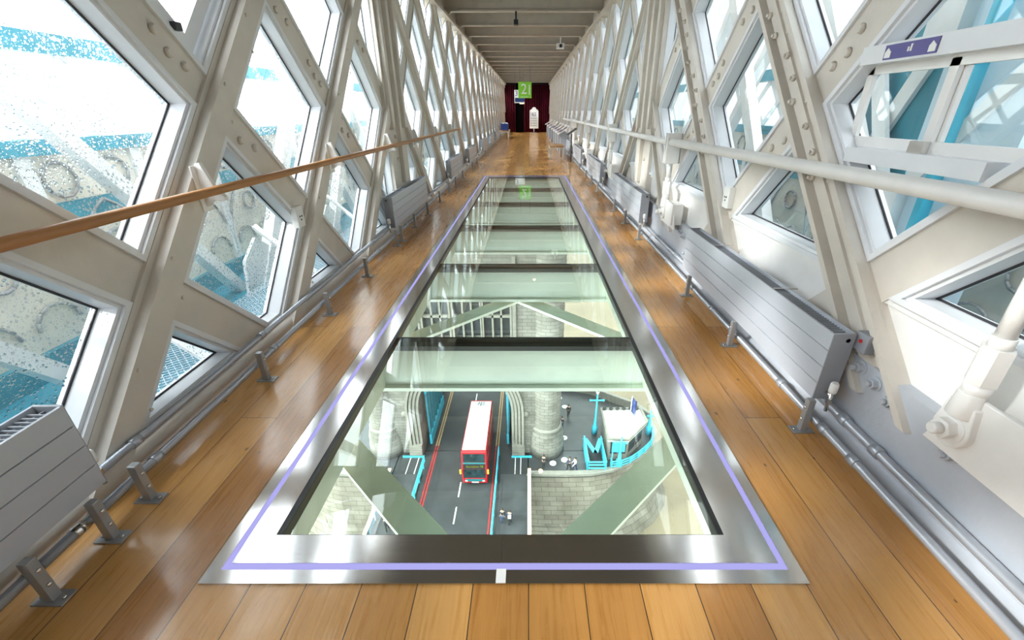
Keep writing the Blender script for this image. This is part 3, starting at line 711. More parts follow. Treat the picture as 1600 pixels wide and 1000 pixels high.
MB().box(-.42, -.02, 24.99, 25.0, 2.235, 2.25).build('underline', 'signwhite', s)
for x in (-.45, .08): MB().tube((x, 25.015, 2.93), (x, 25.015, ZC), .006).build('hanger', 'dark', s)
s = thing('notice_sign', 'white and blue hanging panel half hidden behind the green sign', 'sign', (-.6, 29, 2.2))
MB().box(-.86, -.25, 29, 29.03, 2.02, 2.72).build('board', 'signwhite', s)
MB().box(-.82, -.25, 28.985, 29, 2.08, 2.30).build('blue_field', 'navy', s)
text_mb('3', .40, rotX90(-.74, 28.99, 2.52), .006).build('numeral', 'purple', s)
for x in (-.8, -.3): MB().tube((x, 29.015, 2.72), (x, 29.015, ZC), .006).build('hanger', 'dark', s)
lt = thing('wall_lamp', 'small yellow glowing lamp below the hanging panels', 'lamp', (-.43, 31, 2.1))
MB().lathe([(.17, 0), (.15, .05), (.04, .10)], (-.43, 31, 2.03), 'Z', 16).build('shade', 'steelgrey', lt)
MB().lathe([(.13, -.03), (.16, .0)], (-.43, 31, 2.028), 'Z', 16).build('bulb', 'lamp_soft', lt)
MB().tube((-.43, 31, 2.12), (-.43, 31, ZC - .2), .008).build('cord', 'dark', lt)
s = thing('standing_sign', 'tall white standing sign with an arched top before the curtain', 'sign', (.42, 37, 0))
out = [(.08, .36), (.76, .36), (.76, 1.60), (.70, 1.68), (.60, 1.72), (.55, 1.82), (.42, 1.88), (.29, 1.82), (.24, 1.72), (.14, 1.68), (.08, 1.60)]
MB().prism([(x, 37, z) for x, z in out], (0, .05, 0)).build('board', 'signwhite', s)
MB().tube((.42, 37.03, 0), (.42, 37.03, .4), .03).box(.12, .72, 36.9, 37.16, 0, .03).build('foot', 'steelgrey', s)
text_mb('62', .36, rotX90(.42, 36.99, 1.36), .006).build('numerals', 'purple', s)
for k in range(4):
    z = .55 + k * .17; l_ = MB().box(.30, .66, 36.985, 37, z, z + .035).build('text_line', 'steelgrey', s)
    MB().box(.17, .23, 36.985, 37, z - .01, z + .05).build('bullet', 'roadred' if k < 3 else 'purple', l_)
for i, y in enumerate((18.9, 20.5, 22.1, 24.0, 26.6, 29.6, 33)):
    t = thing('reading_desk', f'grey display desk with a tilted printed panel, {ORD[i]} from the bench', 'display desk', (1.42, y, 0), 'display desks')
    MB().box(1.28, 1.62, y - .35, y + .35, 0, .78).build('cabinet', 'radend', t)
    m = MB().prism([(1.16, y - .42, .76), (1.62, y - .42, 1.05), (1.63, y - .42, 1.02), (1.17, y - .42, .73)], (0, .84, 0)); pn = m.build('panel', 'signwhite', t)
    def on(u, v): return (1.16 + .46 * u, y - .42 + .84 * v, .76 + .29 * u + .004)
    for (u0, u1, v0, v1, mt) in ((.08, .92, .03, .14, 'purple'), (.2, .8, .2, .45, 'coat_grey'), (.15, .5, .52, .72, 'purple'), (.55, .9, .55, .92, 'roadyellow'), (.1, .4, .78, .95, 'red')):
        MB().prism([on(u0, v0), on(u1, v0), on(u1, v1), on(u0, v1)], (0, 0, .003)).build('printed_image', mt, pn)
def bench(x0, x1, y0, y1, label):
    t = thing('bench', label, 'bench', ((x0 + x1) / 2, (y0 + y1) / 2, 0), 'benches')
    m = MB(); n = 5; w = (x1 - x0) / n
    for k in range(n): m.box(x0 + k * w + .004, x0 + (k + 1) * w - .004, y0, y1, .43, .47)
    m.build('seat', 'benchwood', t, .003)
    MB().box(x0 + .02, x1 - .02, y0 + .02, y0 + .05, .37, .43).box(x0 + .02, x1 - .02, y1 - .05, y1 - .02, .37, .43).box(x0 + .02, x0 + .05, y0, y1, .37, .43).box(x1 - .05, x1 - .02, y0, y1, .37, .43).build('apron', 'trim', t)
    for x in (x0 + .01, x1 - .07):
        for y in (y0 + .01, y1 - .07): MB().box(x, x + .06, y, y + .06, 0, .43).build('leg', 'trim', t)
bench(.74, 1.27, 16.3, 17.55, 'small oak topped bench with grey legs before the display desks')
bench(-1.86, -1.25, 29.6, 31.8, 'far oak bench with dark blue boxes on it')
for i, (x, y) in enumerate(((-1.52, 30.2), (-1.62, 31.1))):
    t = thing('blue_box', ['dark blue box with white lids on the far bench, nearer one', 'dark blue box on the far bench, the one behind'][i], 'box', (x, y, .47), 'boxes on the far bench')
    MB().box(x - .22, x + .22, y - .2, y + .2, .472, .86).build('body', 'navy', t, .01)
    for dx in (-.12, .12): MB().box(x + dx - .06, x + dx + .06, y - .1, y + .1, .86, .91).build('lid', 'signwhite', t)
c = thing('ceiling_camera', 'black camera hanging from the ceiling beam on a short pole', 'camera', (-.28, 11.5, 3.56))
MB().tube((-.28, 11.5, 3.56), (-.28, 11.5, 3.40), .02).build('pole', 'black', c)
MB().box(-.33, -.23, 11.42, 11.58, 3.30, 3.40).build('body', 'black', c, .005)
c = thing('projector', 'small white projector under the ceiling on the sunlit side', 'projector', (1.04, 16.5, 3.5))
MB().box(.92, 1.16, 16.4, 16.7, 3.42, 3.56).build('body', 'signwhite', c, .01)
MB().lathe([(.05, 0), (.05, .04)], (1.04, 16.36, 3.48), 'Y', 14).build('lens', 'black', c)
MB().tube((1.04, 16.55, 3.56), (1.04, 16.55, ZC), .02).build('mount', 'signwhite', c)
c = thing('ceiling_vent', 'small dark slot vent in the ceiling on the oak rail side', 'vent', (-1.45, 14.2, ZC))
MB().box(-1.60, -1.30, 14.15, 14.3, ZC - .02, ZC).build('slot', 'dark', c)
for i, y in enumerate((5.3, 14.3)):
    c = thing('ceiling_spotlight', f'small warm spotlight between the ceiling beams, {["nearer", "farther"][i]} one', 'spotlight', (.2, y, ZC), 'ceiling spotlights')
    MB().tube((.2, y, ZC), (.2, y, ZC - .06), .05, seg=14).build('can', 'black', c)
    MB().lathe([(.04, 0), (.04, .01)], (.2, y, ZC - .072), 'Z', 14).build('bulb', 'lamp', c)
t = thing('info_arm', 'thin black tilted lectern arm beside the far white tie rods', 'lectern', (1.5, 15.0, 0))
MB().tube((1.44, 15.6, 0), (1.44, 15.6, .9), .02).build('post', 'dark', t)
MB().prism([(1.30, 15.3, .86), (1.58, 15.3, 1.05), (1.58, 15.9, 1.05), (1.30, 15.9, .86)], (0, 0, .02)).build('plate', 'dark', t)

# ------------------------------------------------------------------ outer truss either side
def outer(side):
    left = side == 'left'; X0, S = (XL, -1) if left else (XR, 1)
    o = thing('outer_truss', f'white and blue outer bridge truss seen through the {"rain spotted" if left else "clear sunlit"} windows', 'truss', (X0 + S * 1.0, 8, -.1), 'outer trusses')
    xo = X0 + S * .85; YA, YB = -2.4, 38
    # deck, parapet with tracery, chords
    MB().box(X0 + S * .15, X0 + S * 1.45, YA, YB, -.24, -.12).build('deck', 'cyan', o)
    xp = X0 + S * 1.42
    MB().box(xp, xp + S * .06, YA, YB, -.12, 1.30).build('parapet', 'bcream', o)
    MB().box(xp - S * .02, xp + S * .02, YA, YB, .86, .98).box(xp - S * .05, xp + S * .09, YA, YB, -.12, .06).build('blue_band', 'cyan', o)
    MB().box(xp - S * .06, xp + S * .12, YA, YB, 1.30, 1.40).build('coping', 'cyan', o)
    MB().box(xp - S * .02, xp + S * .1, YA, YB, 1.93, 2.06).build('top_chord', 'cyan', o)
    n = 0; y = YA
    while y < 16:
        tr = MB()
        def arc(cy, cz, r, a0, a1, k=8, w=.02):
            for q in range(k):
                a, b = a0 + (a1 - a0) * q / k, a0 + (a1 - a0) * (q + 1) / k
                p, p2 = Vector((xp - S * .02, cy + r * math.cos(a), cz + r * math.sin(a))), Vector((xp - S * .02, cy + r * math.cos(b), cz + r * math.sin(b)))
                tr.tube(p, p2, w * .6, seg=6)
        arc(y + .9, .18, .9, math.pi, math.pi * 2 / 3); arc(y, .18, .9, 0, math.pi / 3)
        arc(y + .45, .62, .10, 0, 2 * math.pi, 12); arc(y + .24, .20, .15, 0, math.pi, 7); arc(y + .66, .20, .15, 0, math.pi, 7)
        arc(y + .2, 1.13, .12, 0, 2 * math.pi, 10); arc(y + .65, 1.13, .12, 0, 2 * math.pi, 10)
        tr.build('tracery', 'tracery', o)
        MB().box(xp - S * .03, xp, y - .05, y + .05, .06, 1.3).build('pilaster', 'bwhite', o)
        y += .9; n += 1
    # lattice between coping and chord, and upper lattice
    y = YA
    while y < 24:
        for sg in (1, -1):
            y0, y1 = (y, y + .55) if sg > 0 else (y + .55, y)
            MB().prism([(xp + S * .03, y0 - .05, 1.40), (xp + S * .03, y0 + .05, 1.40), (xp + S * .03, y1 + .05, 1.93), (xp + S * .03, y1 - .05, 1.93)], (S * (.02 if sg > 0 else -.02), 0, 0)).build('small_lattice', 'bwhite', o)
        y += .55 * 1.0 if y < 8 else 1.1
    # main diagonals
    y = YA - 2
    k = 0
    while y < YB - 5:
        for sg in (1, -1):
            z0, z1 = -.12, 4.2; L_ = (z1 - z0) * .78
            y0, y1 = (y, y + L_) if sg > 0 else (y + L_, y)
            w = .10 if sg > 0 else .065
            xx = xo if sg > 0 else xo + S * .18
            m = MB().prism([(xx, y0 - w, z0), (xx, y0 + w, z0), (xx, y1 + w, z1), (xx, y1 - w, z1)], (S * .11, 0, 0))
            m.build('diagonal', 'bwhite', o)
        m = MB().prism([(xo + S * .02, y - .34, -.12), (xo + S * .02, y + .34, -.12), (xo + S * .02, y + .26, .22), (xo + S * .02, y, .40), (xo + S * .02, y - .26, .22)], (S * .03, 0, 0))
        m.build('gusset', 'bwhite', o)
        MB().prism([(X0 + S * .2, y - .04, -.12), (X0 + S * .2, y + .04, -.12), (xo, y + .04, .5), (xo, y - .04, .5)], (0, 0, .03)).build('strut', 'bwhite', o)
        y += 1.75; k += 1
    net = MB(); xa, xb = X0 + S * .2, X0 + S * .82; yy = -2
    while yy < 9:
        for sg in (1, -1):
            ya, yb = (yy, yy + .6) if sg > 0 else (yy + .6, yy)
            net.tube((xa, ya, -.04), (xb, yb, -.04), .0035, seg=3)
        yy += .055
    nt_ = net.build('safety_net', 'net'); tag(nt_, f'fine wire safety net over the blue deck, {"oak" if left else "white"} rail side', 'net', 'safety nets', 'stuff')
outer('left'); outer('right')
pp = thing('blue_tower_plate', 'tall pale blue steel plates outside the sliding window', 'steel plate', (2.8, 3.2, 0))
MB().box(2.78, 2.86, 2.62, 3.32, .3, 4.2).build('plate', 'paleblue', pp)
MB().box(2.70, 2.78, 3.00, 3.05, .3, 4.2).build('rib', 'cyanlight', pp)
MB().box(2.80, 2.88, 3.33, 4.0, .9, 4.2).build('plate', 'cyan', pp)
for z in (.9, 2.1, 3.3):
    for y in (3.35, 3.95): MB().box(2.69, 2.80, y - .13, y + .13, z - .14, z + .14).build('gusset', 'bwhite', pp)
for ya, yb in ((3.35, 3.95), (3.95, 3.35)):
    for z in (.9, 2.1, 3.3): MB().prism([(2.70 if ya < yb else 2.76, ya - .07, z), (2.70 if ya < yb else 2.76, ya + .07, z), (2.70 if ya < yb else 2.76, yb + .07, z + 1.2), (2.70 if ya < yb else 2.76, yb - .07, z + 1.2)], (.035, 0, 0)).build('brace', 'bwhite', pp)

# ------------------------------------------------------------------ far below: river, piers, roadway, tower
G, WZ = -33.0, -42.0
tag(MB().box(-160, 160, -40, 260, WZ - .5, WZ).build('river', 'river'), 'muddy beige tidal river far below the bridge', 'river', kind='structure')
tag(MB().box(-400, 400, 262, 420, WZ - .5, WZ + 6).build('far_bank', 'stonepale'), 'pale far river bank', 'bank', kind='structure')
def loop(pts_top, pts_bot, zt, zb, mb):
    n = len(pts_top); vs = [(x, y, zt) for x, y in pts_top] + [(x, y, zb) for x, y in pts_bot]
    return mb.add(vs, [tuple(range(n)), tuple(range(2 * n - 1, n - 1, -1))] + [(i, n + i, n + (i + 1) % n, (i + 1) % n) for i in range(n)])
def grow(pts, d, c): return [(x + (x - c[0]) / math.hypot(x - c[0], y - c[1]) * d, y + (y - c[1]) / math.hypot(x - c[0], y - c[1]) * d) for x, y in pts]
pr = [(-.1, 33.6), (4, 33.55), (6.6, 33.65), (8.8, 34.15), (10.8, 35.1), (12.75, 36.4), (14.45, 38.4), (15.1, 40.4), (15.0, 42.5), (13.7, 44.6), (11.6, 46.0), (8.4, 48.2), (4, 49.6), (-.1, 50)]
plf = [(-14.5 - (x + .1) * .85, y) for x, y in pr][::-1]
for nm, pts, c, lab in (('r', pr, (5, 42), 'rounded granite bridge pier with green weed, hut side'), ('l', plf, (-19, 42), 'rounded granite bridge pier on the far side of the road')):
    t = thing('stone_pier', lab, 'pier', (c[0], c[1], WZ), 'river piers')
    loop(pts, grow(pts, 1.1, c), G - .35, WZ - .3, MB()).build('wall', 'pier', t)
    loop(pts, pts, G, G - .35, MB()).build('paving', 'paving', t)
    out, inn = grow(pts, .25, c), grow(pts, -.35, c)
    if nm == 'r': rng = list(range(len(pts) - 1))
    else: rng = list(range(len(pts) - 1))
    k = MB()
    for i in rng:
        j = i + 1; p = [out[i], out[j], inn[j], inn[i]]
        k.prism([(x, y, G + .02) for x, y in p], (0, 0, .30))
    k.build('coping', 'stonepale', t)
    w = MB()
    for i in rng:
        j = i + 1
        if min(pts[i][1], pts[j][1]) < 42: continue
        o2, i2 = grow(pts, .2, c), grow(pts, -.3, c)
        w.prism([(x, y, G) for x, y in (o2[i], o2[j], i2[j], i2[i])], (0, 0, 1.15))
    w.build('back_parapet', 'stonepale', t)
    ft = grow(pts, 1.1, c); f2 = grow(pts, 2.6, c)
    loop(ft, f2, WZ + 2.2, WZ - .3, MB()).build('weed_skirt', 'pier', t)
rw = thing('roadway', 'dark asphalt bridge road with red and white lines', 'road', (-7, 32, G), kind='structure')
MB().box(-14.4, .0, 6, 60, G - .9, G).build('asphalt', 'asphalt', rw)
MB().box(-14.4, -11.3, 6, 33.6, G, G + .12).box(-3.0, 0, 6, 33.6, G, G + .12).build('footway', 'paving', rw)
for x, m_ in ((-10.62, 'L'), (-3.72, 'R')):
    for dx in (0, .26): 
        MB().box(x + dx - .07, x + dx + .07, 8, 38.0, G, G + .012).build('red_line', 'roadred', rw)
        MB().box(x + dx - .07, x + dx + .07, 38.0, 60, G, G + .012).build('ochre_line', 'roadyellow', rw)
y = 9.0
while y < 60:
    MB().box(-7.07, -6.95, y, y + 1.9, G, G + .013).build('centre_dash', 'white_line', rw); y += 3.1
for x in (-12.2, -13.1, -1.5, -.9): MB().box(x, x + .08, 33.7, 36.2, G + .001, G + .014).build('marking', 'white_line', rw)
MB().box(-14.4, 6.4, 37.15, 37.25, G + .001, G + .014).build('expansion_line', 'black', rw)
for x, lab in ((.06, 'buff parapet along the open span on the pier side'), (-14.5, 'buff parapet along the open span on the far side')):
    t = thing('span_parapet', lab, 'parapet', (x, 22, G), 'span parapets')
    MB().box(x - .12, x + .14, 6, 33.5, G - .9, G + .9).build('wall', 'cyan', t)
    MB().box(x - .16, x + .18, 6, 33.5, G + .9, G + 1.05).build('coping', 'buff', t)
    for k in range(8): MB().box(x - .14, x + .16, 8 + k * 3.3, 8.25 + k * 3.3, G, G + .9).build('post', 'signwhite', t)
for x, y1, lab in ((-3.32, 36.6, 'straight cyan road railing beside the red bus'), (-11.28, 35.2, 'straight cyan road railing on the far footway')):
    t = thing('road_railing', lab, 'railing', (x, 22, G), 'road railings')
    for z in (.5, .85, 1.15): MB().box(x - .05, x + .05, 8, y1, G + z, G + z + .07).build('rail', 'cyanlight', t)
    y = 8.5
    while y < y1:
        MB().box(x - .06, x + .06, y - .05, y + .05, G, G + 1.22).build('post', 'cyanlight', t); y += 2.0
# bus
bus = thing('double_decker_bus', 'red double decker bus with a white roof driving over the bridge', 'bus', (-5.45, 36, G))
bx0, bx1, by0, by1 = -6.72, -4.20, 32.1, 41.0
m = MB().prism([(bx0, by0 + .10, G + .32), (bx0, by0, G + 1.0), (bx0, by0 + .05, G + 2.3), (bx0, by0 + .42, G + 4.2), (bx0, by1 - .1, G + 4.25), (bx0, by1, G + .35)], (bx1 - bx0, 0, 0))
m.build('body', 'red', bus, .08)
m = MB().prism([(bx0 + .10, by0 + .62, G + 4.24), (bx1 - .10, by0 + .62, G + 4.24), (bx1 - .10, by1 - .45, G + 4.28), (bx0 + .10, by1 - .45, G + 4.28)], (0, 0, .07)); m.build('roof', 'busroof', bus, .03)
text_mb('TBV', .55, Matrix.Translation((-5.45, 39.9, G + 4.37)) @ Matrix.Rotation(0, 4, 'Z'), .01).build('roof_letters', 'dark', bus)
for k in range(3): MB().box(-5.75 + k * .26, -5.60 + k * .26, 40.2, 40.35, G + 4.36, G + 4.372).build('roof_mark', 'dark', bus)
def front(z, e=.012):
    pts = ((.32, .10), (1.0, .0), (2.3, .05), (4.2, .42))
    for (a, ya), (b, yb) in zip(pts, pts[1:]):
        if a <= z <= b: return by0 + ya + (yb - ya) * (z - a) / (b - a) - e
def fpanel(x0, x1, z0, z1, e, name, mt):
    return MB().prism([(x0, front(z0, e), G + z0), (x1, front(z0, e), G + z0), (x1, front(z1, e), G + z1), (x0, front(z1, e), G + z1)], (0, -.012, 0)).build(name, mt, bus)
fpanel(bx0 + .16, bx1 - .16, 3.05, 3.98, .012, 'upper_windscreen', 'busglass')
fpanel(bx0 + .14, bx1 - .14, 1.15, 2.28, .012, 'windscreen', 'busglass')
fpanel(bx0 + .14, bx1 - .14, 2.31, 2.85, .012, 'blind_box', 'black')
fpanel(bx0 + .14, bx1 - .14, 2.87, 3.02, .012, 'teal_band', 'teal')
fpanel(bx0 + .30, bx1 - .30, .62, 1.02, .012, 'grille', 'teal')
for s, x, z in (('Shoreditch', -5.62, 2.58), ('78', -4.72, 2.58)):
    text_mb(s, .30 if s != '78' else .36, Matrix.Translation((x, front(z, .045), G + z)) @ Matrix.Rotation(math.pi / 2 - .19, 4, 'X'), .01).build('blind_lettering', 'amber', bus)
fpanel(-5.8, -5.1, .40, .56, .012, 'number_plate', 'signwhite')
for x in (bx0 + .25, bx1 - .5): fpanel(x, x + .25, .62, .8, .03, 'headlight', 'signwhite')
for x in (bx0 - .22, bx1 + .02): MB().box(x, x + .2, by0 - .12, by0 + .06, G + 1.75, G + 2.25).build('mirror', 'orange', bus, .03)
for z0, z1 in ((1.3, 2.05), (2.95, 3.75)):
    for x in (bx0 - .008, bx1 - .004):
        for k in range(5): MB().box(x, x + .012, by0 + 1.0 + k * 1.55, by0 + 2.4 + k * 1.55, G + z0, G + z1).build('side_window', 'busglass', bus)
for x in (bx0 + .02, bx1 - .32):
    for y in (by0 + 2.2, by1 - 2.3): MB().lathe([(.48, 0), (.48, .3)], (x, y, G + .48), 'X', 20).build('wheel', 'black', bus)

# tower
tw = thing('stone_tower', 'gothic stone bridge tower with round turrets and a road arch', 'tower', (-6.9, 40, G))
FY = 36.9; AX, HW, ZSP = -6.8, 4.95, -27.2
def archpts(hw, zs, n=12):    # pointed arch outline from left springing to right springing
    R = hw * 1.25; c = R - hw; th = math.acos(c / R); pts = []
    for k in range(n + 1): a = math.pi - (math.pi - (math.pi - th)) * k / n; pts.append((AX + c + R * math.cos(a), zs + R * math.sin(a)))
    for k in range(1, n + 1): a = th * (1 - k / n); pts.append((AX - c + R * math.cos(a), zs + R * math.sin(a)))
    return pts
ar = archpts(HW, ZSP); x0, x1, zt = -16.0, 2.2, -3.2
fs = MB()
fs.prism([(x0, FY, G), (AX - HW, FY, G), (AX - HW, FY, ZSP), (x0, FY, ZSP)], (0, 1.2, 0)); fs.prism([(AX + HW, FY, G), (x1, FY, G), (x1, FY, ZSP), (AX + HW, FY, ZSP)], (0, 1.2, 0))
for (xa, za), (xb, zb_) in zip(ar, ar[1:]): fs.prism([(xa, FY, za), (xb, FY, zb_), (xb, FY, -19.5), (xa, FY, -19.5)], (0, 1.2, 0))
fs.prism([(x0, FY, ZSP), (ar[0][0], FY, ZSP), (ar[0][0], FY, -19.5), (x0, FY, -19.5)], (0, 1.2, 0)); fs.prism([(ar[-1][0], FY, ZSP), (x1, FY, ZSP), (x1, FY, -19.5), (ar[-1][0], FY, -19.5)], (0, 1.2, 0))
WX = [-3.05, -5.9, -8.9, -11.9]; WW, WZ0, WZ1 = 2.5, -18.3, -13.6
ex = [x0] + [e for c in sorted(WX) for e in (c - WW / 2, c + WW / 2)] + [x1]
for i in range(0, len(ex), 2): fs.prism([(ex[i], FY, WZ0), (ex[i + 1], FY, WZ0), (ex[i + 1], FY, WZ1), (ex[i], FY, WZ1)], (0, 1.2, 0))
fs.prism([(x0, FY, -19.5), (x1, FY, -19.5), (x1, FY, WZ0), (x0, FY, WZ0)], (0, 1.2, 0)); fs.prism([(x0, FY, WZ1), (x1, FY, WZ1), (x1, FY, zt), (x0, FY, zt)], (0, 1.2, 0))
fs.box(x1 - .6, x1, FY + 1.2, FY + 13, G, zt); fs.box(x0, x0 + .6, FY + 1.2, FY + 13, G, zt); fs.box(x0, x1, FY + 12.4, FY + 13, -22, zt)
fs.box(AX - HW - 1.0, AX - HW, FY + 1.2, FY + 12.9, G, -26); fs.box(AX + HW, AX + HW + 1.0, FY + 1.2, FY + 12.9, G, -26)
fs.build('wall', 'stone', tw)
for i, (gr, dep) in enumerate(((.0, .10), (.36, .22), (.72, .34), (1.08, .46))):
    a = archpts(HW + gr, ZSP); b = archpts(HW + gr + .26, ZSP); r = MB()
    a = [(AX - HW - gr, G + .9)] + a + [(AX + HW + gr, G + .9)]; b = [(AX - HW - gr - .26, G + .9)] + b + [(AX + HW + gr + .26, G + .9)]
    for k in range(len(a) - 1): r.prism([(a[k][0], FY, a[k][1]), (a[k + 1][0], FY, a[k + 1][1]), (b[k + 1][0], FY, b[k + 1][1]), (b[k][0], FY, b[k][1])], (0, -dep, 0))
    r.build('arch_moulding', 'stonepale', tw)
for s in (-1, 1):
    st = MB()
    for k in range(5): st.box(AX + s * (HW + .02), AX + s * (HW + 1.4), FY - .75 + k * .05, FY, G + .0 + k * .3, G + .25 + k * .3)
    st.build('plinth', 'stonepale', tw)
    MB().box(AX + s * (HW - .05), AX + s * (HW + 2.2), FY - .80, FY - .72, G, G + .25).build('blue_kerb', 'cyanlight', tw)
    MB().lathe([(.32, 0), (.4, .1), (.32, .22), (.1, .3)], (0, 0, 0), 'Y', 12).xf(Matrix.Translation((AX + s * (HW + 1.5), FY, -27.5)) @ Matrix.Scale(-1, 4, (0, 1, 0))).build('boss', 'stonepale', tw)
for i, c in enumerate(WX):
    w = MB().ring([(c - WW / 2 - .2, FY - .12, WZ0 - .2), (c + WW / 2 + .2, FY - .12, WZ0 - .2), (c + WW / 2 + .2, FY - .12, WZ1 + .2), (c - WW / 2 - .2, FY - .12, WZ1 + .2)],
                  [(c - WW / 2, FY - .12, WZ0), (c + WW / 2, FY - .12, WZ0), (c + WW / 2, FY - .12, WZ1), (c - WW / 2, FY - .12, WZ1)], (0, .3, 0)).build('window', 'stonepale', tw)
    MB().box(c - WW / 2, c + WW / 2, FY + .5, FY + .55, WZ0, WZ1).build('leaded_pane', 'leadglass', w)
    mu = MB()
    for k in (1, 2): mu.box(c - WW / 2 + k * WW / 3 - .09, c - WW / 2 + k * WW / 3 + .09, FY + .1, FY + .5, WZ0, WZ1)
    mu.box(c - WW / 2, c + WW / 2, FY + .1, FY + .5, -16.2, -15.95)
    for k in range(3):
        xa = c - WW / 2 + k * WW / 3
        for s in (0, 1): mu.prism([(xa + s * WW / 3, FY + .12, WZ1), (xa + WW / 6, FY + .12, WZ1), (xa + s * WW / 3 + (.06 if s == 0 else -.06), FY + .12, WZ1 - .9)], (0, .3, 0))
    mu.build('mullion', 'stonepale', w)
    MB().box(c - WW / 2 - .3, c + WW / 2 + .3, FY - .3, FY, WZ0 - .45, WZ0 - .2).build('sill', 'stonepale', w)
for z, d in ((-19.6, .35), (-12.6, .3), (-4, .4)): MB().box(x0, x1, FY - d, FY, z, z + .45).build('string_course', 'stonepale', tw)
MB().box(-1.55, -1.2, FY - .25, FY, -24, -10).build('pilaster', 'stonepale', tw)
for x in (1.95, -15.9):
    pf = [(2.05, 0), (2.05, 1.2), (1.95, 1.35), (1.95, 2.3), (1.78, 2.6), (1.86, 2.8), (1.62, 3.1)] + [(1.55, 3.3), (1.55, 30)]
    tu = MB().lathe(pf, (x, FY + .9, G), 'Z', 32).build('turret', 'stone', tw)
    for z in (3.2, 9.0, 13.6, 20.5): MB().lathe([(1.55, 0), (1.72, .12), (1.72, .34), (1.55, .46)], (x, FY + .9, G + z), 'Z', 32).build('turret_band', 'stonepale', tu)
# blue gates inside the arch
for x, lab in ((-11.35, 'tall cyan steel gate leaf folded inside the road arch, far side'), (-2.25, 'tall cyan steel gate leaf folded inside the road arch, turret side')):
    t = thing('bridge_gate', lab, 'gate', (x, 41, G), 'bridge gates')
    s = 1 if x < -5 else -1
    MB().box(x, x + s * .25, 38.3, 46, G, G + 1.3).build('lower_panel', 'cyanlight', t)
    for k in range(7): MB().box(x, x + s * .2, 38.4 + k * 1.15, 38.75 + k * 1.15, G + 1.3, G + 7.0).build('bar', 'cyan', t)
    MB().box(x, x + s * .25, 38.3, 46, G + 7.0, G + 7.4).build('top_rail', 'cyanlight', t)

# ---------------- things on the pier
hut = thing('control_hut', 'small stone control hut with a flat white roof on the pier', 'hut', (11, 37.6, G))
hp = [(8.5, 40.8), (13.2, 40.9), (13.35, 38.4), (10.7, 35.5), (8.5, 35.6)]; hc = (10.9, 38.4)
loop(grow(hp, -.35, hc), grow(hp, -.35, hc), G + 2.9, G, MB()).build('wall', 'stonepale', hut)
loop(hp, hp, G + 3.0, G + 2.75, MB()).build('roof', 'signwhite', hut)
e = MB()
o2, i2 = grow(hp, .12, hc), grow(hp, -.18, hc)
for i in range(5): j = (i + 1) % 5; e.prism([(x, y, G + 3.0) for x, y in (o2[i], o2[j], i2[j], i2[i])], (0, 0, .22))
e.build('roof_kerb', 'stonepale', hut)
for k in range(6): MB().ball((8.9 + k * .75, 40.6, G + 3.3), .22).build('roof_planter', 'dark', hut)
wl = grow(hp, -.33, hc)
for (i, j) in ((2, 3), (3, 4)):
    p, q = Vector((*wl[i], 0)), Vector((*wl[j], 0)); d = (q - p); n = Vector((d.y, -d.x, 0)).normalized()
    if n.dot(Vector((hc[0], hc[1], 0)) - p) > 0: n = -n
    for a, b in ((.08, .46), (.54, .92)):
        m = MB().prism([p + d * a + Vector((0, 0, G + .9)), p + d * b + Vector((0, 0, G + .9)), p + d * b + Vector((0, 0, G + 2.5)), p + d * a + Vector((0, 0, G + 2.5))], n * .05); m.build('window', 'leadglass', hut)
t = thing('access_stair', 'cyan steel stair enclosure with cross braced sides on the pier', 'stair', (7.3, 36, G))
gx0, gx1, gy0, gy1 = 6.3, 8.2, 34.0, 38.0
for x in (gx0, gx1):
    for z in (.1, .75, 1.35): MB().box(x - .06, x + .06, gy0, gy1, G + z, G + z + .1).build('side_rail', 'cyanlight', t)
    for k in range(10): MB().box(x - .04, x + .04, gy0 + k * .43, gy0 + k * .43 + .07, G, G + 1.4).build('bar', 'cyanlight', t)
MB().box(gx0 - .08, gx0 + .1, gy0, gy1, G, G + 1.5).build('side_panel', 'cyanlight', t)
for z in (.1, .5, .95, 1.35): MB().box(gx0, gx1, gy0 - .05, gy0 + .05, G + z, G + z + .12).build('end_rail', 'cyanlight', t)
for a, b in (((gx0, 38), (7.25, 35.8)), ((7.25, 35.8), (gx1, 38))):
    MB().prism([(a[0] - .15, a[1], G + 1.0), (a[0] + .35, a[1], G + 1.0), (b[0] + .25, b[1], G + 1.0), (b[0] - .25, b[1], G + 1.0)], (0, 0, .12)).build('brace', 'cyanlight', t)
MB().box(gx0, gx1, gy0, gy1, G + .005, G + .03).build('stairwell', 'dark', t)
def lamp(x, y, h, arm, label, lantern=True):
    t = thing('lamp_post', label, 'lamp post', (x, y, G), 'pier lamp posts')
    MB().lathe([(.34, 0), (.34, 1.0), (.2, 1.2), (.16, 2.0), (.12, 2.2), (.09, h)], (x, y, G), 'Z', 10).build('column', 'cyanlight', t)
    MB().box(x - arm, x + arm, y - .05, y + .05, G + h - .9, G + h - .78).build('cross_arm', 'cyanlight', t)
    for s in (-1, 1): MB().ball((x + s * arm, y, G + h - .84), .14).build('finial', 'cyanlight', t)
    if lantern:
        MB().lathe([(.12, 0), (.26, .5), (.26, .55)], (x, y, G + h), 'Z', 8).build('lantern', 'signwhite', t)
        MB().lathe([(.3, 0), (.15, .35), (.03, .7)], (x, y, G + h + .55), 'Z', 8).build('lantern_cap', 'dark', t)
lamp(7.85, 40.2, 5.6, .75, 'cyan lamp post with a white lantern behind the stair enclosure')
lamp(9.7, 34.7, 4.2, .6, 'short cyan lamp post in front of the control hut', False)
lamp(14.2, 40.0, 3.5, .3, 'slim cyan post behind the control hut', False)
sg = thing('direction_board', 'flat cyan board on the short lamp post by the hut', 'board', (9.4, 35.0, G))
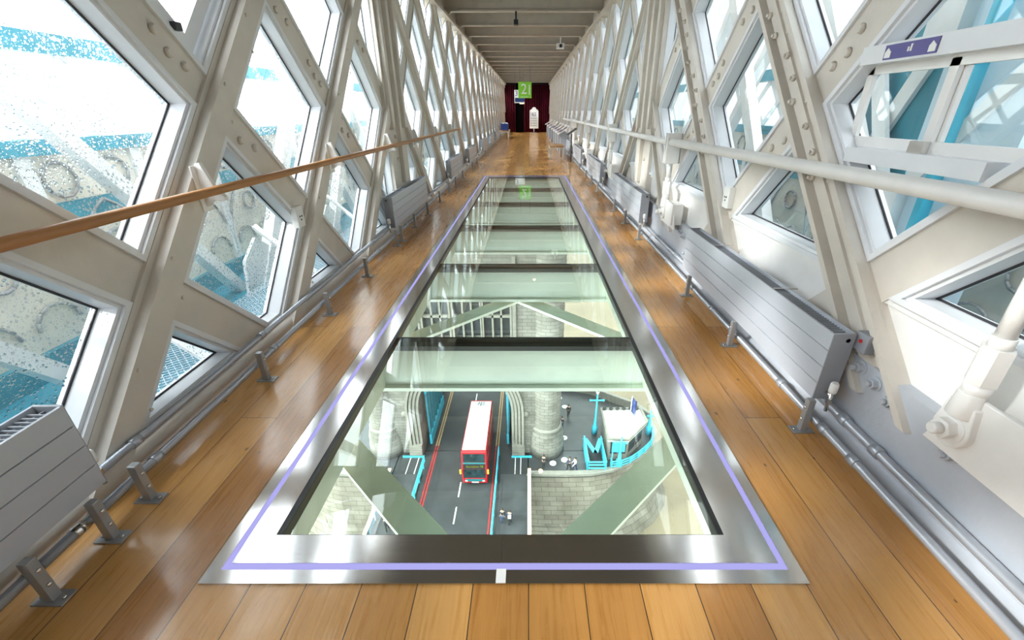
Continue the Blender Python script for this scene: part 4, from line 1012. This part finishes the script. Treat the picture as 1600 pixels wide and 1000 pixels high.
MB().box(8.85, 10.2, 34.85, 35.0, G + 2.0, G + 3.3).build('board', 'cyanlight', sg); MB().box(8.9, 9.0, 34.9, 35.0, G, G + 2.0).build('post', 'cyanlight', sg)
fl_ = thing('flag', 'dark navy flag on a white pole over the control hut', 'flag', (11.5, 39, G + 3.0))
MB().tube((11.5, 39, G + 3.0), (11.5, 39, G + 6.2), .05).build('pole', 'signwhite', fl_)
m = MB(); vs = []; 
for i in range(7):
    for j in range(2): vs.append((11.5 + .18 * i * .6, 39 + .12 * math.sin(i * 1.3), G + 6.1 - (1 - j) * 2.0 - i * .12))
m.add(vs, [(2 * i, 2 * i + 2, 2 * i + 3, 2 * i + 1) for i in range(6)], True); o = m.build('cloth', 'navy', fl_); o.modifiers.new('thick', 'SOLIDIFY').thickness = .03
rl = thing('pier_railing', 'curved cyan railing following the rounded pier edge', 'railing', (12, 36, G))
rp = [(8.85, 34.75), (8.85, 34.35), (9.8, 34.45), (11.0, 35.05), (12.0, 35.8), (13.0, 36.7), (13.9, 37.7), (14.4, 38.8), (14.6, 40)]
for z in (.45, .8, 1.12):
    m = MB()
    for a, b in zip(rp, rp[1:]): m.tube((a[0], a[1], G + z), (b[0], b[1], G + z), .075, seg=6)
    m.build('rail', 'cyanlight', rl)
for x, y in rp: MB().box(x - .07, x + .07, y - .07, y + .07, G, G + 1.2).build('post', 'cyanlight', rl)
for i, (x, y) in enumerate(((4.1, 47.1), (4.7, 45.2), (4.2, 39.3), (3.95, 35.75), (2.65, 35.25))):
    t = thing('ground_light', f'white ringed disc set in the pier paving, {ORD[i]} from the far parapet', 'disc', (x, y, G), 'white discs in the paving')
    MB().ring([(x + .36 * math.cos(a), y + .36 * math.sin(a), G + .005) for a in [k * math.pi / 10 for k in range(20)]], [(x + .15 * math.cos(a), y + .15 * math.sin(a), G + .005) for a in [k * math.pi / 10 for k in range(20)]], (0, 0, .05)).build('ring', 'signwhite', t)
    MB().lathe([(.15, 0), (.15, .04)], (x, y, G + .006), 'Z', 16).build('centre', 'steelgrey', t)
bl = thing('boundary_railing', 'cyan railing with slanted bars on the far pier', 'railing', (-20.8, 35, G))
for z in (.2, .7, 1.2): MB().tube((-21.2, 34.1, G + z), (-20.5, 36.9, G + z), .08, seg=6).build('rail', 'cyanlight', bl)
for k in range(6): MB().tube((-21.2 + .14 * k, 34.1 + .56 * k, G), (-21.2 + .14 * k, 34.1 + .56 * k, G + 1.3), .07, seg=6).build('post', 'cyanlight', bl)

# ---------------- people
def person(x, y, head, coat, legs, label, bag=None, stride=.18, arms=.0):
    t = thing('person', label, 'person', (x, y, G)); t.rotation_euler[2] = 0
    R = Matrix.Translation((x, y, G)) @ Matrix.Rotation(head, 4, 'Z')
    def skin(name, nodes, edges, mat, parent, sub=1):
        me = bpy.data.meshes.new(name); w = WL[t.name]
        me.from_pydata([(R @ Vector(p)) - w for p, r in nodes], edges, []); me.materials.append(M[mat])
        o = bpy.data.objects.new(name, me); COL.objects.link(o); o.parent = parent; WL[o.name] = w
        o.modifiers.new('skin', 'SKIN')
        for i, (p, r) in enumerate(nodes): me.skin_vertices[0].data[i].radius = (r, r)
        me.skin_vertices[0].data[0].use_root = True
        o.modifiers.new('smooth', 'SUBSURF').levels = sub; o.modifiers['smooth'].render_levels = sub
        for p_ in me.polygons: p_.use_smooth = True
        return o
    s = stride
    body = [((0, 0, .95), .13), ((0, 0, 1.2), .14), ((0, 0, 1.42), .15), ((0, 0, 1.54), .055), ((0, .02, 1.64), .095), ((0, .02, 1.73), .085),
            ((.19, 0, 1.42), .06), ((.25, -s * .5 + arms, 1.16), .045), ((.24, s * .2 + arms * 2, .92), .035), ((.24, s * .3 + arms * 2, .83), .035),
            ((-.19, 0, 1.42), .06), ((-.25, s * .3 + arms, 1.16), .045), ((-.24, s * .6 + arms * 2, .92), .035), ((-.24, s * .7 + arms * 2, .83), .035),
            ((.10, 0, .88), .09), ((.10, s, .50), .065), ((.10, s * .9, .08), .045), ((.10, s * .9 + .14, .04), .04),
            ((-.10, 0, .88), .09), ((-.10, -s * .5, .50), .065), ((-.10, -s * 1.2, .10), .045), ((-.10, -s * 1.2 + .13, .05), .04)]
    edges = [(0, 1), (1, 2), (2, 3), (3, 4), (4, 5), (2, 6), (6, 7), (7, 8), (8, 9), (2, 10), (10, 11), (11, 12), (12, 13), (0, 14), (14, 15), (15, 16), (16, 17), (0, 18), (18, 19), (19, 20), (20, 21)]
    skin('body', body, edges, 'skin', t)
    k = 1.22
    cb = [(p, r * k) for p, r in [body[i] for i in (0, 1, 2, 6, 7, 8, 10, 11, 12)]]
    skin('coat', cb, [(0, 1), (1, 2), (2, 3), (3, 4), (4, 5), (2, 6), (6, 7), (7, 8)], coat, t)
    lb = [(p, r * 1.25) for p, r in [body[i] for i in (0, 14, 15, 16, 17, 18, 19, 20, 21)]]
    skin('trousers', lb, [(0, 1), (1, 2), (2, 3), (3, 4), (0, 5), (5, 6), (6, 7), (7, 8)], legs, t)
    MB().ball((0, -.01, 1.74), .115, 1, 1.05, .75).xf(R).build('hair', 'hair', t)
    f = MB()
    for dx in (-.035, .035): f.ball((dx, .115, 1.66), .012, seg=6)
    f.xf(R).build('eyes', 'dark', t)
    if bag: MB().box(-.15, .15, -.32, -.15, 1.05, 1.45).xf(R).build('backpack', bag, t, .03)
    return t
person(5.0, 43.3, math.pi, 'coat_dark', 'trouser', 'person in a long dark coat walking on the open pier paving')
person(4.0, 41.0, math.pi * .9, 'coat_navy', 'jean', 'person in dark jacket and pale shirt beside the round turret')
person(4.35, 34.35, math.pi * .5, 'coat_navy', 'trouser', 'person in navy leaning at the stone pier edge', arms=.15)
person(4.95, 34.25, math.pi * .6, 'shirt', 'coat_navy', 'person in a white top at the stone pier edge', arms=.15)
person(1.6, 34.6, 0, 'coat_dark', 'trouser', 'person in black standing at the foot of the turret')
person(-2.45, 27.8, math.pi, 'coat_dark', 'jean', 'person in dark jacket and blue jeans behind the cyan railing')
person(-1.75, 27.6, 0, 'coat_navy', 'trouser', 'person with a white shirt under navy jacket near the buff parapet', bag='shirt')
person(-12.9, 26.9, math.pi * .1, 'coat_grey', 'trouser', 'person with a backpack on the far footway', bag='coat_dark')
